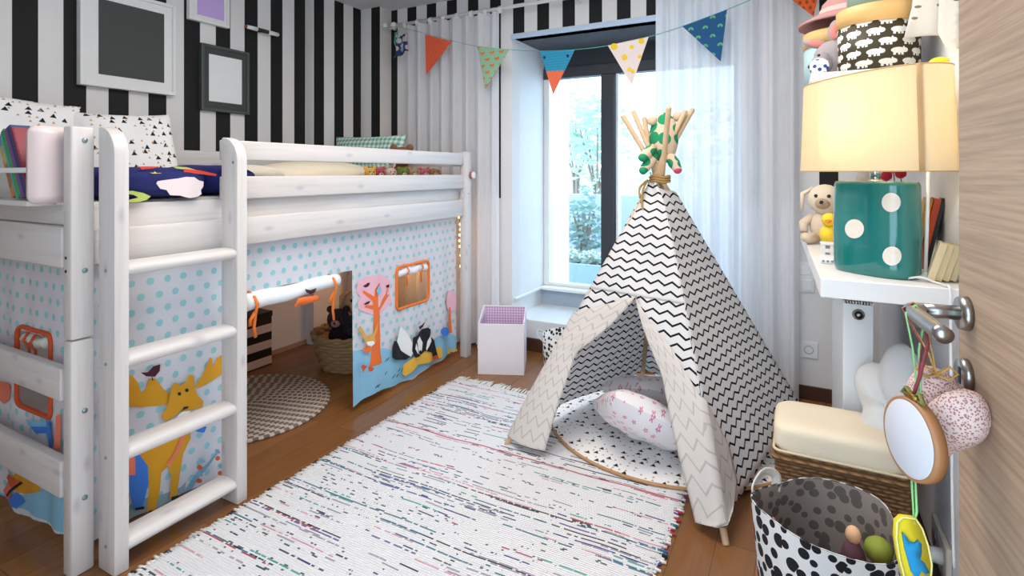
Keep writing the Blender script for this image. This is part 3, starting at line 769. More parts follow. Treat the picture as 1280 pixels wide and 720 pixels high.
bm = B(); tube(bm, [tsf(a, HZ1-.035+.004*math.sin(a*60), -.002) for a in [HY0+.02+.01*k for k in range(26)]], .02, 10); obj('rolled_flap', bm, mat('flap_white', '#e9e9ea', .85), tc)
for y in (HY0+.085, HY1-.07):
    bm = B(); tube(bm, [tsf(y, HZ1, .006), tsf(y, HZ1-.03, .026), tsf(y, HZ1-.06, .006), tsf(y+.006, HZ1-.12, .004)], .0055, 6, flat=.5); obj('flap_tie', bm, ORANGE, tc)
# --- valance between the two panels and the rolled-up door
tent('bed_curtain', 1.364, 2.016, .712, .925, .006, XT, 'dotted bed tent valance above the open doorway between the panels', [])
roll = thing('rolled_door_flap', (XT, 1.66, .68), 'white rolled-up tent door tied with orange ribbons under the dotted valance', 'rolled flap')
bm = B(); n = 20
tube(bm, [(XT+.012, 1.40+.50*k/n, .676+.004*math.sin(k*.5)+.010*k/n) for k in range(n+1)], [.036-.007*k/n for k in range(n+1)], 14)
obj('roll', bm, mat('flap_inside', '#eef1f4', .85), roll)
bm = B()
for f_, k_ in ((lambda a: 0, 0),):
    poly(bm, [tuple(pX(u, v, XT+.05).yz) for u, v in zm(5.54, 300, 340, [(375, 240), (410, 178), (540, 160), (556, 195), (430, 232), (420, 215), (400, 240)])], lambda a, b, w: V((XT+.05+w, a, b)), 0, depth=.002)
obj('print', bm, P['orange'], roll); bm = B()
poly(bm, [tuple(pX(u, v, XT+.052).yz) for u, v in zm(5.54, 300, 340, [(452, 118), (490, 126), (530, 112), (520, 140), (490, 152), (462, 142)])], lambda a, b, w: V((XT+.052+w, a, b)), 0, depth=.002); obj('bird_print', bm, P['plum'], roll)
for y, l in ((1.437, .09), (1.855, .12)):
    bm = B(); tube(bm, [(XT+.002, y, .72), (XT+.04, y, .70), (XT+.055, y+.003, .67), (XT+.04, y+.005, .635), (XT+.02, y+.012, .625-l*.6), (XT+.02, y+.02, .62-l)], .008, 6, flat=.4, up=(0, 1, 0))
    tube(bm, [(XT+.04, y+.004, .64), (XT+.035, y-.015, .61), (XT+.03, y-.012, .585)], .009, 6, flat=.4, up=(0, 1, 0)); obj('ribbon', bm, ORANGE, roll)
# --- panel on the near end of the bed
e = lambda *p: zm(2.4, 0, 380, p)
endp = [
 ('ground', e((-60, 720), (-60, 575), (20, 590), (110, 560), (150, 545), (210, 540), (210, 760), (-60, 760))),
 ('coral', e((-60, 225), (0, 230), (40, 245), (35, 280), (10, 300), (-10, 270), (-60, 280))),
 ('mustard', e((60, 490), (75, 440), (110, 420), (150, 430), (158, 470), (120, 480), (125, 560), (75, 570), (40, 545))),
 ('blue', e((-20, 600), (0, 575), (20, 590), (60, 560), (78, 590), (60, 610), (20, 600))),
 ('coral', e((10, 560), (30, 520), (52, 540), (40, 585), (18, 590))), ('brick', e((20, 520), (40, 505), (75, 535), (50, 545))), ('black', e((20, 572), (70, 530), (74, 534), (26, 578))),
 ('blue', e((100, 360), (130, 365), (150, 345), (165, 355), (175, 430), (160, 432), (150, 385), (120, 385))), ('sky', e((85, 345), (150, 350), (150, 365), (100, 362))),
 ('tan', e((154, 432), (162, 432), (164, 490), (156, 490))), ('coral', e((182, 430), (186, 330), (196, 325), (196, 430))),
]
XE = .868
te, tes = tent('bed_curtain', -2.88, -1.965, .03, .925, .005, XE, 'dotted bed tent curtain with an orange-edged window across the near bed end', endp, hole=(-2.395, -2.175, .402, .652), botwave=.014, base=TENT_END, axis='y')
WR = (-2.405, .39, -2.165, .665)
bm = B(); tube(bm, [tes(a, b, .004) for a, b in rrect(WR[0], WR[1], WR[2], WR[3], .03, 6)], .008, 8, closed=True); obj('window_piping', bm, mat('brick_piping', '#d2532a', .8), te)
bm = B(); tube(bm, [tes(-2.37+.014*k, .628-.004*math.sin(k), -.002) for k in range(13)], .018, 10); obj('rolled_flap', bm, mat('flap_cream', '#dfe0d4', .85), te)
for x in (-2.325, -2.265):
    bm = B(); tube(bm, [tes(x, .655, .006), tes(x, .63, .022), tes(x+.003, .60, .006), tes(x+.01*(1 if x < -2.3 else -1), .545, .004)], .007, 6, flat=.5); obj('flap_tie', bm, mat('brick_piping', '#d2532a', .8), te)
# ================================================================== UNDER THE BED
bmx = B()
def f_bw(g):
    c = g.coord('Object'); z = c[2]
    k = ((z-.008)/.1).frac()
    return g.mix(k.gt(.5), '#d8bfb4', '#15110f')
sbx = thing('storage_box', (-2.98, 2.19, 0), 'storage box with black and white horizontal stripes under the bed', 'box')
bm = B(); box(bm, (-3.045, 2.07, .0), (-2.915, 2.295, .30), .003); obj('body', bm, mat('horizontal_stripes', rough=.6, fn=f_bw), sbx, smooth=False)
bm = B(); box(bm, (-3.047, 2.066, .30), (-2.911, 2.299, .335), .004); obj('lid', bm, BLACK, sbx, smooth=False)
def f_braid(g):
    c = g.coord('Object'); r = (c[0]*c[0]+c[1]*c[1]).sqrt(); row = (r/.024).floor()
    a = g.m('ARCTAN2', c[1], c[0]); nn = (row*.024+.02)*2*PI/.046
    t = (a/(2*PI)*(nn.floor())+row.mod2()*.5+row*.37).frac()
    k = t.lt(.55)*(r/.024).frac().gt(.18)
    n = g.noise(g.vec(*c), 40.0, 2.0)
    return g.mix(k, '#cdbfb0', g.mix(n, '#5a4d47', '#85766c')), (r/.024*PI).sin().abs()
bm = B(); lathe(bm, [(0, .0), (.425, 0), (.43, .004), (.43, .008), (.424, .012), (0, .013)], (-2.515, 1.80, .001), 72)
tag(obj('round_rug', bm, mat('braided_rug', rough=.9, fn=f_braid, bump=.4)), 'round brown and cream woven rug on the floor under the bed', 'rug')
# wicker basket with soft toys
def wicker_coils(bm, prof, c, rope, seg=60, amp=.25, ax=1.0, ay=1.0):
    for i, (r, z) in enumerate(prof):
        pts = []
        for k in range(seg):
            a = 2*PI*k/seg; rr = r+rope*amp*1.9*(1 if (k//2+i) % 2 else -1)
            pts.append((c[0]+rr*ax*math.cos(a), c[1]+rr*ay*math.sin(a), c[2]+z))
        tube(bm, pts, rope, 6, closed=True)
WICK = mat('wicker', '#a5825a', .8)
bc = (-2.475, 2.53, 0)
bsk = thing('wicker_basket', bc, 'round wicker basket full of soft toys on the floor under the bed', 'basket')
bm = B(); prof = [(.17+.05*(k/8)**.7, .012+.0215*k) for k in range(9)]
wicker_coils(bm, prof, bc, .0125); lathe(bm, [(.0, .004), (.16, .004), (.205, .165), (.2, .165), (.155, .012), (0, .012)], bc, 40); obj('bowl', bm, WICK, bsk)
bm = B(); wicker_coils(bm, [(.222, .20), (.226, .212)], bc, .011, 72, .5); obj('rim', bm, WICK, bsk)
plush('toy_owl', (-2.56, 2.50, .10), .26, skin('#2c2422'), skin('#3a2d29'), skin('#c98f86'), 'dark owl soft toy with pink face at the left in the wicker basket', look=(.5, -.85, 0), limbs=False)
plush('toy_bear', (-2.40, 2.47, .08), .27, skin('#1a1a20'), skin('#202028'), skin('#3b342f'), 'black soft toy in the front of the wicker basket', look=(.6, -.8, 0), limbs=False)
plush('toy_dog', (-2.50, 2.63, .12), .36, skin('#c49a63'), skin('#d8b27d'), skin('#e6cfa5'), 'sandy dog soft toy standing tallest in the wicker basket', look=(.5, -.85, 0), ears='flop', limbs=False)
plush('toy_hedgehog', (-2.34, 2.60, .12), .25, skin('#6d4c37'), skin('#5a3d2c'), skin('#a07a5c'), 'brown hedgehog soft toy at the right back of the wicker basket', look=(.6, -.8, 0), limbs=False)
# fairy lights hanging inside the far bed end
BULB = mat('fairy_bulb', '#ffd9a0', .3, emit='#ffb45a', estr=14.0)
fl_ = thing('fairy_lights', (-2.0, 3.03, .85), 'string of tiny warm fairy lights hanging down beside the far bed post', 'fairy lights')
pts = spline([(-2.72, 3.02, .62), (-2.62, 3.03, .80), (-2.45, 3.03, .62), (-2.32, 3.03, .78), (-2.18, 3.04, .70), (-2.06, 3.05, .95), (-2.015, 3.055, .85), (-2.02, 3.055, .74), (-2.01, 3.055, .62), (-2.02, 3.055, .48)], 6)  # run left of the post added to give the warm glow a source
bm = B(); tube(bm, pts, .0015, 5); obj('wire', bm, mat('wire_copper', '#b98a5a', .4, metal=.5), fl_)
for k in (1, 5, 9, 12, 15, 19, 23, 27, 31, 34, 36, 38, 40, 42, 44, 47, 50):
    bm = B(); p = V(pts[k]); sph(bm, p+V((.004, -.006, 0)), (.0055, .0055, .008), seg=8); obj('bulb', bm, BULB, fl_)
# ================================================================== ON THE LEFT WALL
def picture(x, outer, inner, depth, fm, matm, picm, label, bevel=.003, glass=False):
    (y0, z0, y1, z1), (a0, b0, a1, b1) = outer, inner
    t = thing('framed_picture', (x, (y0+y1)/2, z0), label, 'picture frame')
    w_ = min(.018, (a0-y0)*.5)
    bm = B()
    for lo, hi in (((x, y0, z0), (x+depth, y0+w_, z1)), ((x, y1-w_, z0), (x+depth, y1, z1)), ((x, y0+w_, z0), (x+depth, y1-w_, z0+w_)), ((x, y0+w_, z1-w_), (x+depth, y1-w_, z1))): box(bm, lo, hi, bevel)
    obj('frame', bm, fm, t, smooth=False)
    bm = B(); box(bm, (x+.002, y0+w_, z0+w_), (x+depth*.72, y1-w_, z1-w_)); obj('mount', bm, matm, t, smooth=False)
    bm = B(); box(bm, (x+depth*.72, a0, b0), (x+depth*.72+.0015, a1, b1)); obj('picture', bm, picm, t, smooth=False)
    return t
WF = mat('white_frame', '#efefec', .4); GR = mat('slate_print', '#464b48', .75); LIL = mat('lilac_print', '#cdb0ea', .8); GF = mat('grey_frame', '#4a4e4b', .4); WP = mat('white_print', '#f1f1f0', .8)
picture(-3.058, (1.318, 1.617, 1.768, 2.11), (1.398, 1.680, 1.708, 2.05), .04, WF, mat('white_mount', '#efeeec', .8), GR, 'large white picture frame with dark grey picture on the striped wall')
picture(-3.058, (1.845, 2.062, 2.089, 2.36), (1.894, 2.10, 2.057, 2.31), .032, WF, mat('white_mount', '#efeeec', .8), LIL, 'white picture frame with lilac picture at the top edge of the striped wall')
picture(-3.058, (1.916, 1.556, 2.224, 1.943), (1.964, 1.614, 2.174, 1.888), .03, GF, mat('charcoal_mount', '#434744', .8), WP, 'dark grey picture frame with blank white picture below the lilac one')
wl = thing('wall_rod', (-3.02, 2.31, 2.09), 'short horizontal white rod with black centre on the striped wall', 'wall rod')
bm = B(); cyl(bm, (-3.022, 2.196, 2.099), (-3.022, 2.27, 2.099), .011, .014, 16); cyl(bm, (-3.022, 2.35, 2.099), (-3.022, 2.42, 2.099), .014, .013, 16); sph(bm, (-3.022, 2.42, 2.099), .013, seg=12)
obj('sleeve', bm, GLOSSW, wl)
bm = B(); cyl(bm, (-3.022, 2.27, 2.099), (-3.022, 2.35, 2.099), .0125, .0125, 16); obj('grip', bm, BLACK, wl)
bm = B(); cyl(bm, (-3.022, 2.186, 2.099), (-3.022, 2.196, 2.099), .008, .011, 16); obj('tip', bm, mat('copper_tip', '#9a5a3a', .4, metal=.6), wl)
bm = B(); cyl(bm, (-3.06, 2.31, 2.099), (-3.034, 2.31, 2.099), .008, .008, 12); obj('wall_bracket', bm, BLACK, wl)
# ================================================================== CURTAINS
def f_sheer(name, tr, col, tl=.75):
    m_ = bpy.data.materials.new(name); m_.use_nodes = True; nt = m_.node_tree; nt.nodes.clear(); g = Gr(nt)
    o = g.node('ShaderNodeOutputMaterial'); a = g.node('ShaderNodeBsdfTransparent'); b = g.node('ShaderNodeBsdfTranslucent'); d = g.node('ShaderNodeBsdfDiffuse')
    b.inputs[0].default_value = lin(col); d.inputs[0].default_value = lin(col)
    m1 = g.node('ShaderNodeMixShader'); m1.inputs[0].default_value = tl; m2 = g.node('ShaderNodeMixShader')
    u, v = g.uv(); k = g.noise(g.vec(u*260.0, v*6.0), 1.0, 2.0); g.put(m2.inputs[0], k*.18+(1-tr-.09))
    nt.links.new(d.outputs[0], m1.inputs[1]); nt.links.new(b.outputs[0], m1.inputs[2])
    nt.links.new(a.outputs[0], m2.inputs[1]); nt.links.new(m1.outputs[0], m2.inputs[2]); nt.links.new(m2.outputs[0], o.inputs[0]); return m_
SHEER = f_sheer('sheer_voile', .09, '#fbfbfd', .45)
def sheer(x0, x1, z0, z1, y, label, seed, per, amp, taper=0.0, dens=.006):
    rr = random.Random(seed); ph = [rr.random()*6 for _ in range(4)]
    L = x1-x0
    def f(u, v):
        x = x0+L*u; a = 2*PI*x/per
        s_ = math.sin(a+.8*math.sin(x*9+ph[0]))+.45*math.sin(2.1*a+ph[1]+v)+.3*math.sin(.37*a+ph[2])
        k = amp*(.75+.25*(1-v))
        xx = x+taper*(v-.55)*(u-.5)
        return V((xx, y+k*s_*.55, z0+(z1-z0)*v))
    bm = B(); sheet(bm, int(L/dens), 10, f, 0, uvf=lambda u, v: (x0+L*u, z0+(z1-z0)*v))
    t = thing('curtain', ((x0+x1)/2, y, z0), label, 'curtain'); obj('voile', bm, SHEER, t, sharp=180)
    return t
ZR = 2.293; YR = 3.17
cur1 = sheer(-2.60, -1.775, .015, 2.275, YR, 'gathered white sheer curtain hanging behind the far end of the loft bed', 4, .105, .055)
cur2 = sheer(-.735, -.005, .015, 2.275, YR, 'white sheer curtain at the right half of the window behind the tent', 9, .10, .055)
for c_, xs in ((cur1, [-2.575+.115*k for k in range(8)]), (cur2, [-.72+.115*k for k in range(7)])):
    for x in xs:
        bm = B(); tube(bm, [(x, YR, 2.262), (x, YR-.016, ZR), (x, YR, ZR+.0165), (x, YR+.016, ZR), (x, YR, 2.262)], .017, 6, flat=.12, up=(1, 0, 0)); obj('tab', bm, mat('tab_cotton', '#efeeeb', .85), c_)
rod = thing('curtain_rod', (-1.2, YR, ZR), 'white curtain rod with round finials across the top of the window', 'curtain rod')
bm = B(); cyl(bm, (-2.66, YR, ZR), (.30, YR, ZR), .0125, .0125, 18); obj('pole', bm, GLOSSW, rod)
for x in (-2.68,):
    bm = B(); sph(bm, (x, YR, ZR), .027, seg=18); obj('finial', bm, GLOSSW, rod)
bm = B(); sph(bm, (-2.745, 3.15, ZR), .024, seg=18); cyl(bm, (-2.745, 3.15, ZR), (-2.745, 3.268, ZR), .008); obj('wall_hook', bm, GLOSSW, rod)
for x in (-2.63, -1.25, .1):
    bm = B(); cyl(bm, (x, YR+.01, ZR), (x, 3.268, ZR), .007, .007, 10); cyl(bm, (x, 3.262, ZR), (x, 3.27, ZR), .02, .02, 16); obj('bracket', bm, GLOSSW, rod)
# ================================================================== BUNTING
YB = 3.075
bun = thing('bunting', (-1.2, YB, 2.0), 'pennant bunting on a turquoise tape strung across the window', 'bunting')
P2 = lambda u, v: pY(u, v, YB)
line = spline([V((-2.745, 3.135, 2.275)), P2(500, 34), P2(532, 42), P2(565, 51), P2(597, 58), P2(637, 62), P2(675, 64), P2(719, 62), P2(760, 57), P2(811, 46), P2(853, 33), P2(909, 12), P2(940, -1), P2(972, -14), P2(1030, -38)], 5)
bm = B(); tube(bm, line, .006, 6, flat=.3, up=(0, 1, 0)); obj('tape', bm, mat('turquoise_tape', '#5fb3a6', .8), bun)
def f_rep(c0, c1, sx, sy, shape):
    def fn(g):
        c = g.coord('Object'); u, v = c[0], c[2]
        row = (v/sy).floor(); x = ((u/sx+row.mod2()*.5).frac()-.5)*sx; y = ((v/sy).frac()-.5)*sy
        return g.mix(shape(g, x, y), c0, c1)
    return fn
def sh_el(ax, ay): return lambda g, x, y: ((x/ax)*(x/ax)+(y/ay)*(y/ay)).lt(1.0)
def sh_fox(g, x, y):
    a = sh_el(.013, .007)(g, x, y); b = sh_el(.006, .006)(g, x-.012, y-.006); c = ((x-.008).abs().lt(.0025)+(x+.008).abs().lt(.0025)).clamp()*y.lt(0.0)*y.gt(-.014)
    d = sh_el(.008, .004)(g, x+.016, y-.004)
    return (a+b+c+d).clamp()
def sh_arc(g, x, y):
    d = (x*x+y*y).sqrt(); return (d.lt(.014)*d.gt(.004)*(y+.003).gt(0.0)).clamp()
def sh_chev(g, x, y): return ((y+x.abs()*.9)/.014).frac().lt(.3)
flags = [((532, 43), (565, 52), (533, 94), mat('flag_red', rough=.85, fn=f_rep('#d63a22', '#f08a5c', .03, .028, sh_chev))),
 ((597, 58), (637, 62), (607, 112), mat('flag_fox', rough=.85, fn=f_rep('#8fbf9f', '#e0702c', .072, .042, sh_fox))),
 ((675, 64), (719, 62), (692, 118), None),
 ((760, 57), (811, 46), (790, 107), None),
 ((853, 33), (909, 12), (901, 77), mat('flag_navy', rough=.85, fn=f_rep('#15507f', '#5fae74', .075, .05, sh_arc))),
 ((972, -14), (1030, -38), (1017, 21), mat('flag_orange', rough=.85, fn=f_rep('#d65a1e', '#8e3a17', .03, .03, sh_el(.007, .01))))]
TEAL = mat('flag_teal', rough=.85, fn=f_rep('#2c96b8', '#1c6f92', .016, .016, sh_chev)); CORAL = mat('flag_coral', '#ee7048', .85); CREAM = mat('flag_cream', '#ead9d2', .85); SUN = mat('flag_yellow_dots', '#f0c81e', .85); NAVY = mat('flag_dark_navy', '#12244a', .85)
def fl(bm, pts, dy=0.0, mi=0, dep=.002):
    q = [P2(u, v) for u, v in pts]; poly(bm, [(p.x, p.z) for p in q], lambda a, b, w: V((a, YB-.003-dy+w+.012*math.sin(a*20)*0, b)), mi, depth=dep)
for a, b, c, m_ in flags:
    bm = B()
    if m_: fl(bm, [a, b, c]); obj('flag', bm, m_, bun, smooth=False)
    elif a[0] == 675:
        k0 = (a[0]+(c[0]-a[0])*.49, a[1]+(c[1]-a[1])*.49); k1 = (b[0]+(c[0]-b[0])*.49, b[1]+(c[1]-b[1])*.49)
        fl(bm, [a, b, k1, k0], mi=0)
        tz = [k0]+[(k0[0]+(k1[0]-k0[0])*t/8, k0[1]+(k1[1]-k0[1])*t/8-(2 if t % 2 else 0)) for t in range(1, 8)]+[k1, c]
        fl(bm, tz, .001, 1)
        for x, y in ((681, 72), (710, 70)): fl(bm, ell(x, y, 1.7, 2.0, 10), .002, 2)
        obj('flag', bm, [TEAL, CORAL, NAVY], bun, smooth=False)
    else:
        fl(bm, [a, b, c])
        for x, y, r in ((768, 58.5, 4.3), (790, 59, 2.6), (802, 51.5, 3.6), (781, 72, 3.6), (799.5, 71, 2.4), (787, 87, 2.8), (791.5, 89.5, 2.4)): fl(bm, ell(x, y, r, r, 12), .001, 1)
        obj('flag', bm, [CREAM, SUN], bun, smooth=False)
# the gathered blue end flag hanging from the wall hook
ef = thing('hanging_pennant', (-2.72, 3.12, 2.05), 'small navy floral pennant bunched beside the left end of the curtain rod', 'pennant')
def f_flo(g):
    c = g.coord('Object'); d, k, p = g.vor(g.vec(c[0], c[2]), 22.0); return g.mix(d.lt(.42)*k[0].gt(.35), '#1d3560', g.mix(k[1], '#e5b9a4', '#7ea9c9'))
bm = B(); q = [pY(u, v, 3.12) for u, v in ((496, 44), (509, 43), (510, 64), (500, 70), (492, 72), (497, 64))]
poly(bm, [(p.x, p.z) for p in q], lambda a, b, w: V((a, 3.12+w+.01*math.sin(a*90), b)), depth=.008, sub=.02); obj('cloth', bm, mat('navy_floral', rough=.85, fn=f_flo), ef)
bm = B(); q = [pY(u, v, 3.118) for u, v in ((495, 41), (499, 40), (498, 58), (497, 62), (494, 54))]
poly(bm, [(p.x, p.z) for p in q], lambda a, b, w: V((a, 3.11+w, b)), depth=.006); obj('tape_end', bm, mat('turquoise_tape', '#5fb3a6', .8), ef)
# ================================================================== RAG RUG
def f_rag(g):
    u, v = g.uv(); P_ = .0062
    vv = v+(g.noise(g.vec(u*3.0, v*3.0), 1.0, 1.0)-.5)*.006
    row = (vv/P_).floor(); col = g.mix(g.noise(g.vec(u*60.0, v*200.0), 1.0, 3.0, .7), '#f4f2f1', '#dcd9db')
    for i, (c_, sx, thr, hr) in enumerate((('#23242b', 1.4, .52, .93), ('#2a6f82', 1.5, .53, .93), ('#b0364a', 2.2, .58, .93), ('#5e4f94', 2.4, .58, .92), ('#23242b', 9.0, .64, .80), ('#3f9a8a', 3.0, .59, .88), ('#d79aa8', 2.6, .56, .85), ('#2b3f7a', 6.0, .64, .8), ('#9a98a0', 3.0, .56, .80), ('#3d4a55', 26.0, .60, .82))):
        n = g.noise(g.vec(u*sx, row*13.7+i*31.3), 1.0, 2.0); r_ = g.white(g.vec(row, 5.0+i))
        brk = g.noise(g.vec(u*45.0, row*3.1), 1.0, 1.0).gt(.42)
        col = g.mix(n.gt(thr)*r_.gt(hr)*brk*.92, col, c_)
    col = g.mix((vv-2.02).abs().lt(.004)*.9, col, '#b3263c')
    for y_ in (2.06, 2.10, 2.125, 2.16, 2.19, 2.24, 2.30): col = g.mix((vv-y_).abs().lt(.0028)*g.noise(g.vec(u*4.0, y_), 1.0, 2.0).gt(.46), col, '#2b3a44')
    hh = (v/.0085*PI).sin().abs()+g.noise(g.vec(u*120.0, v*260.0), 1.0, 2.0)*.8
    return col, hh
rug = thing('rag_rug', (-1.05, 1.75, 0), 'long white rag rug with thin coloured stripes on the wooden floor', 'rug')
RX0, RX1, RY0, RY1 = -1.752, -.372, .55, 2.605
def frug(u, v):
    y = RY0+(RY1-RY0)*v
    e0 = .008*mnoise.noise(V((y*14, 1, 0)))+.006*mnoise.noise(V((y*50, 2, 0))); e1 = .012*mnoise.noise(V((y*12, 5, 0)))+.008*mnoise.noise(V((y*55, 6, 0)))
    x0, x1 = RX0+e0, RX1+e1-.02*(1-v)
    return V((x0+(x1-x0)*u, y+.01*mnoise.noise(V((u*6, y, 3))), .011+.0025*mnoise.noise(V((u*9, y*7, 0)))))
bm = B(); sheet(bm, 60, 200, frug, 0, uvf=lambda u, v: (RX0+(RX1-RX0)*u, RY0+(RY1-RY0)*v), thick=.010)
obj('woven_body', bm, mat('rag_weave', rough=.95, fn=f_rag, bump=.6, bdist=.006), rug)
bm = B(); rr = random.Random(11); x = RX0+.01
while x < RX1-.02:
    l = .05+rr.random()*.035; dx = rr.uniform(-.012, .012)
    tube(bm, [(x, RY1-.012, .008), (x+dx*.5, RY1+l*.5, .010), (x+dx, RY1+l, .003)], [.0045, .005, .003], 5); x += .0125+rr.random()*.006
obj('fringe', bm, mat('fringe_cotton', '#ece8e2', .95), rug, kind='stuff')
bm = B(); y = RY0
KC = [mat('knot_'+c[1:], c, .95) for c in ('#ece8e2', '#23242b', '#b0364a', '#5e4f94', '#2a6f82', '#ece8e2')]
while y < RY1-.03:
    for v_, sg in ((0.0, -1), (1.0, 1)):
        p = frug(v_ if sg > 0 else 0.0, (y-RY0)/(RY1-RY0)); l = .006+rr.random()*.012; mi = rr.choice((0, 0, 5, 1, 2, 3, 4)) if sg > 0 else rr.choice((0, 0, 0, 0, 1))
        tube(bm, [(p.x-sg*.008, y, .007), (p.x+sg*l, y+rr.uniform(-.006, .006), .005)], [.006, .0045], 5, mi=mi)
    y += .0135
obj('edge_loops', bm, KC, rug, kind='stuff')
# ================================================================== PINK STORAGE BOX
xb0, yb0 = -1.689, 2.80; ang = math.atan2(2.866-2.749, -1.44+1.689)*.93
MB = loc((-1.689, 2.752, 0), 0, 0, ang)
tb = thing('toy_box', (-1.60, 2.85, 0), 'open white cube box with pink checked lining at the window', 'box')
GPINK = mat('pink_check', rough=.8, fn=lambda g: (lambda c: g.mix(((c[0]*.9+c[1]*.43)/.017).frac().lt(.22).max((c[2]/.017).frac().lt(.22)), '#c9a0c6', '#efe3ee'))(g.coord('Object')))
WBOX = mat('box_white', '#ebe3e6', .5)
L_, W_, Hh, th = .275, .27, .345, .008
bm = B()
box(bm, (0, 0, 0), (L_, th, Hh-.10), .002, M=MB) if 0 else None
for lo, hi in (((0, 0, 0), (L_, th, .30)), ((0, W_-th, 0), (L_, W_, Hh)), ((0, th, 0), (L_, W_-th, th))): box(bm, lo, hi, .0015, M=MB)
for x in (0, L_-th):
    t = B(); poly(t, [(th, 0), (W_-th, 0), (W_-th, Hh), (th, .30)], lambda a, b, w, x=x: MB @ V((x+th+w, a, b)), depth=th); join(bm, t)
obj('shell', bm, WBOX, tb, smooth=False)
bm = B()
for lo, hi in (((th+.001, th+.0005, th), (L_-th-.001, th+.003, .298)), ((th+.001, W_-th-.004, th), (L_-th-.001, W_-th-.001, Hh-.003)), ((th+.0005, th+.003, th), (th+.003, W_-th-.004, .298)), ((L_-th-.003, th+.003, th), (L_-th-.0005, W_-th-.004, .298)), ((th+.003, th+.003, th), (L_-th-.003, W_-th-.004, th+.003))): box(bm, lo, hi, M=MB)
obj('lining', bm, GPINK, tb, smooth=False)
# ================================================================== DALMATIAN PRINT BAGS
def f_spots(sc, thr, base='#ece9e6', dot='#141417', inner=None):
    def fn(g):
        u, v = g.uv(); wv = g.noise(g.vec(u*5.0, v*5.0), 1.0, 1.0)
        d, c, p = g.vor(g.vec(u, v), sc, .75)
        return g.mix(d.lt(c[0]*.22+thr), base, dot), g.noise(g.vec(u*250.0, v*250.0), 1.0, 2.0)
    return fn
SPOT = mat('spotted_canvas', rough=.85, fn=f_spots(27.0, .22), bump=.05)
SPOT_S = mat('spotted_canvas_small', rough=.85, fn=f_spots(34.0, .22), bump=.05)
t = thing('storage_bag', (-1.25, 3.04, 0), 'small white fabric basket with black spots between box and tent', 'storage bag')
bm = B(); lathe(bm, [(0, .003), (.115, .003), (.128, .01), (.137, .12), (.139, .222), (.134, .225), (.130, .12), (.118, .02), (0, .018)], (-1.25, 3.045, 0), 48); obj('body', bm, SPOT_S, t)
bm = B(); tube(bm, spline([(-1.375, 3.00, .17), (-1.405, 2.985, .205), (-1.41, 3.0, .235), (-1.385, 3.02, .225)], 5), .012, 6, flat=.25); obj('handle', bm, SPOT_S, t)
# ================================================================== PLAY TENT
A, Bf, Dk, Ck = V((-1.137, 2.085, 0)), V((-.209, 1.864, 0)), V((-.80, 3.10, 0)), V((.045, 2.88, 0))
TIE = V((-.556, 2.462, 1.185))
tipi = thing('play_tent', (-.53, 2.48, 0), 'white teepee play tent with black zigzag print standing on the rag rug', 'tent')
POLE = mat('tent_pole_pine', rough=.55, fn=lambda g: (lambda c: g.mix(g.noise(g.vec(c[0]*30.0, c[1]*30.0, c[2]*3.0), 1.0, 3.0), '#dcbf9a', '#c09a70'))(g.coord('Object')), bump=.05)
def pole(foot, u, v):
    """straight from the foot past the tie to a tip seen at (u, v)"""
    best = None
    for k in range(120):
        tip = pD(u, v, 1.9+k*.01); d = (tip-foot).normalized(); w_ = TIE-foot; gap = (w_-d*w_.dot(d)).length
        if best is None or gap < best[0]: best = (gap, tip)
    p0, p1 = foot, best[1]; d = (p1-p0).normalized()
    bm = B(); tube(bm, [p0, p0+d*.004, p1-d*.004, p1], [.009, .0115, .0115, .009], 12); obj('pole', bm, POLE, tipi)
pole(A, 866, 136); pole(Bf, 805, 147); pole(Ck, 778, 144); pole(Dk, 836, 134)
pole(A+V((.05, .13, 0)), 857, 138); pole(Ck+V((-.16, -.16, 0)), 791, 138)
def f_zig(cl0, cl1, per=.041, wl=.061, amp=.0185, th=.235, rot=False, dark='#17171a'):
    def fn(g):
        u, v = g.uv()
        w_ = g.noise(g.vec(u*4.0, v*4.0), 1.0, 2.0)*.012
        if rot: u, v = (u+v)*.7071, (v-u)*.7071
        tri = ((u/wl).frac()-.5).abs()*4.0-1.0
        k = ((v+w_+tri*amp*.5)/per).frac().lt(th)
        return g.mix(k, cl0, cl1), g.noise(g.vec(u*320.0, v*320.0), 1.0, 2.0)
    return fn
ZIG = mat('zigzag_canvas', rough=.85, fn=f_zig('#f6f3f2', '#141416'), bump=.06, trans=.4)
ZIGIN = mat('zigzag_reverse', rough=.85, fn=f_zig('#eae1d9', '#cfc6c0', per=.05, wl=.062, amp=.034, th=.16, rot=False), bump=.06, trans=.3)
HEM = .075
def edge_pt(foot, t, out=.013):
    """point on the fabric edge along a pole: t = 0 at the hem, 1 at the tie"""
    base = foot+(TIE-foot)*(HEM/TIE.z)
    top = TIE+(foot-TIE)*.018
    p = base+(top-base)*t
    c = V((-.53, 2.48, p.z)); r = (p-c); r.z = 0; out = out+.006+.006*t
    return p+(r.normalized()*out if r.length > 1e-4 else V((0, 0, 0)))
def panel_pt(fa, fb, s, t, sag=.012, out=.019):
    a, b = edge_pt(fa, t, out), edge_pt(fb, t, out)
    p = a+(b-a)*s
    n = (b-a).cross(V((0, 0, 1))); c = V((-.53, 2.48, p.z)) - p
    if n.dot(c) < 0: n = -n
    n.z = 0; n = n.normalized() if n.length > 1e-6 else V((0, 0, 0))
    wr = .004*math.sin(t*23+s*9)*s*(1-s)*4
    return p+n*(sag*4*s*(1-s)*(.25+.75*(1-t))*(b-a).length+wr)
def puv(fa, fb, s, t):
    w_ = (edge_pt(fb, t)-edge_pt(fa, t)).length; h_ = (edge_pt(fa, 1)-edge_pt(fa, 0)).length
    return ((s-.5)*w_, t*h_)
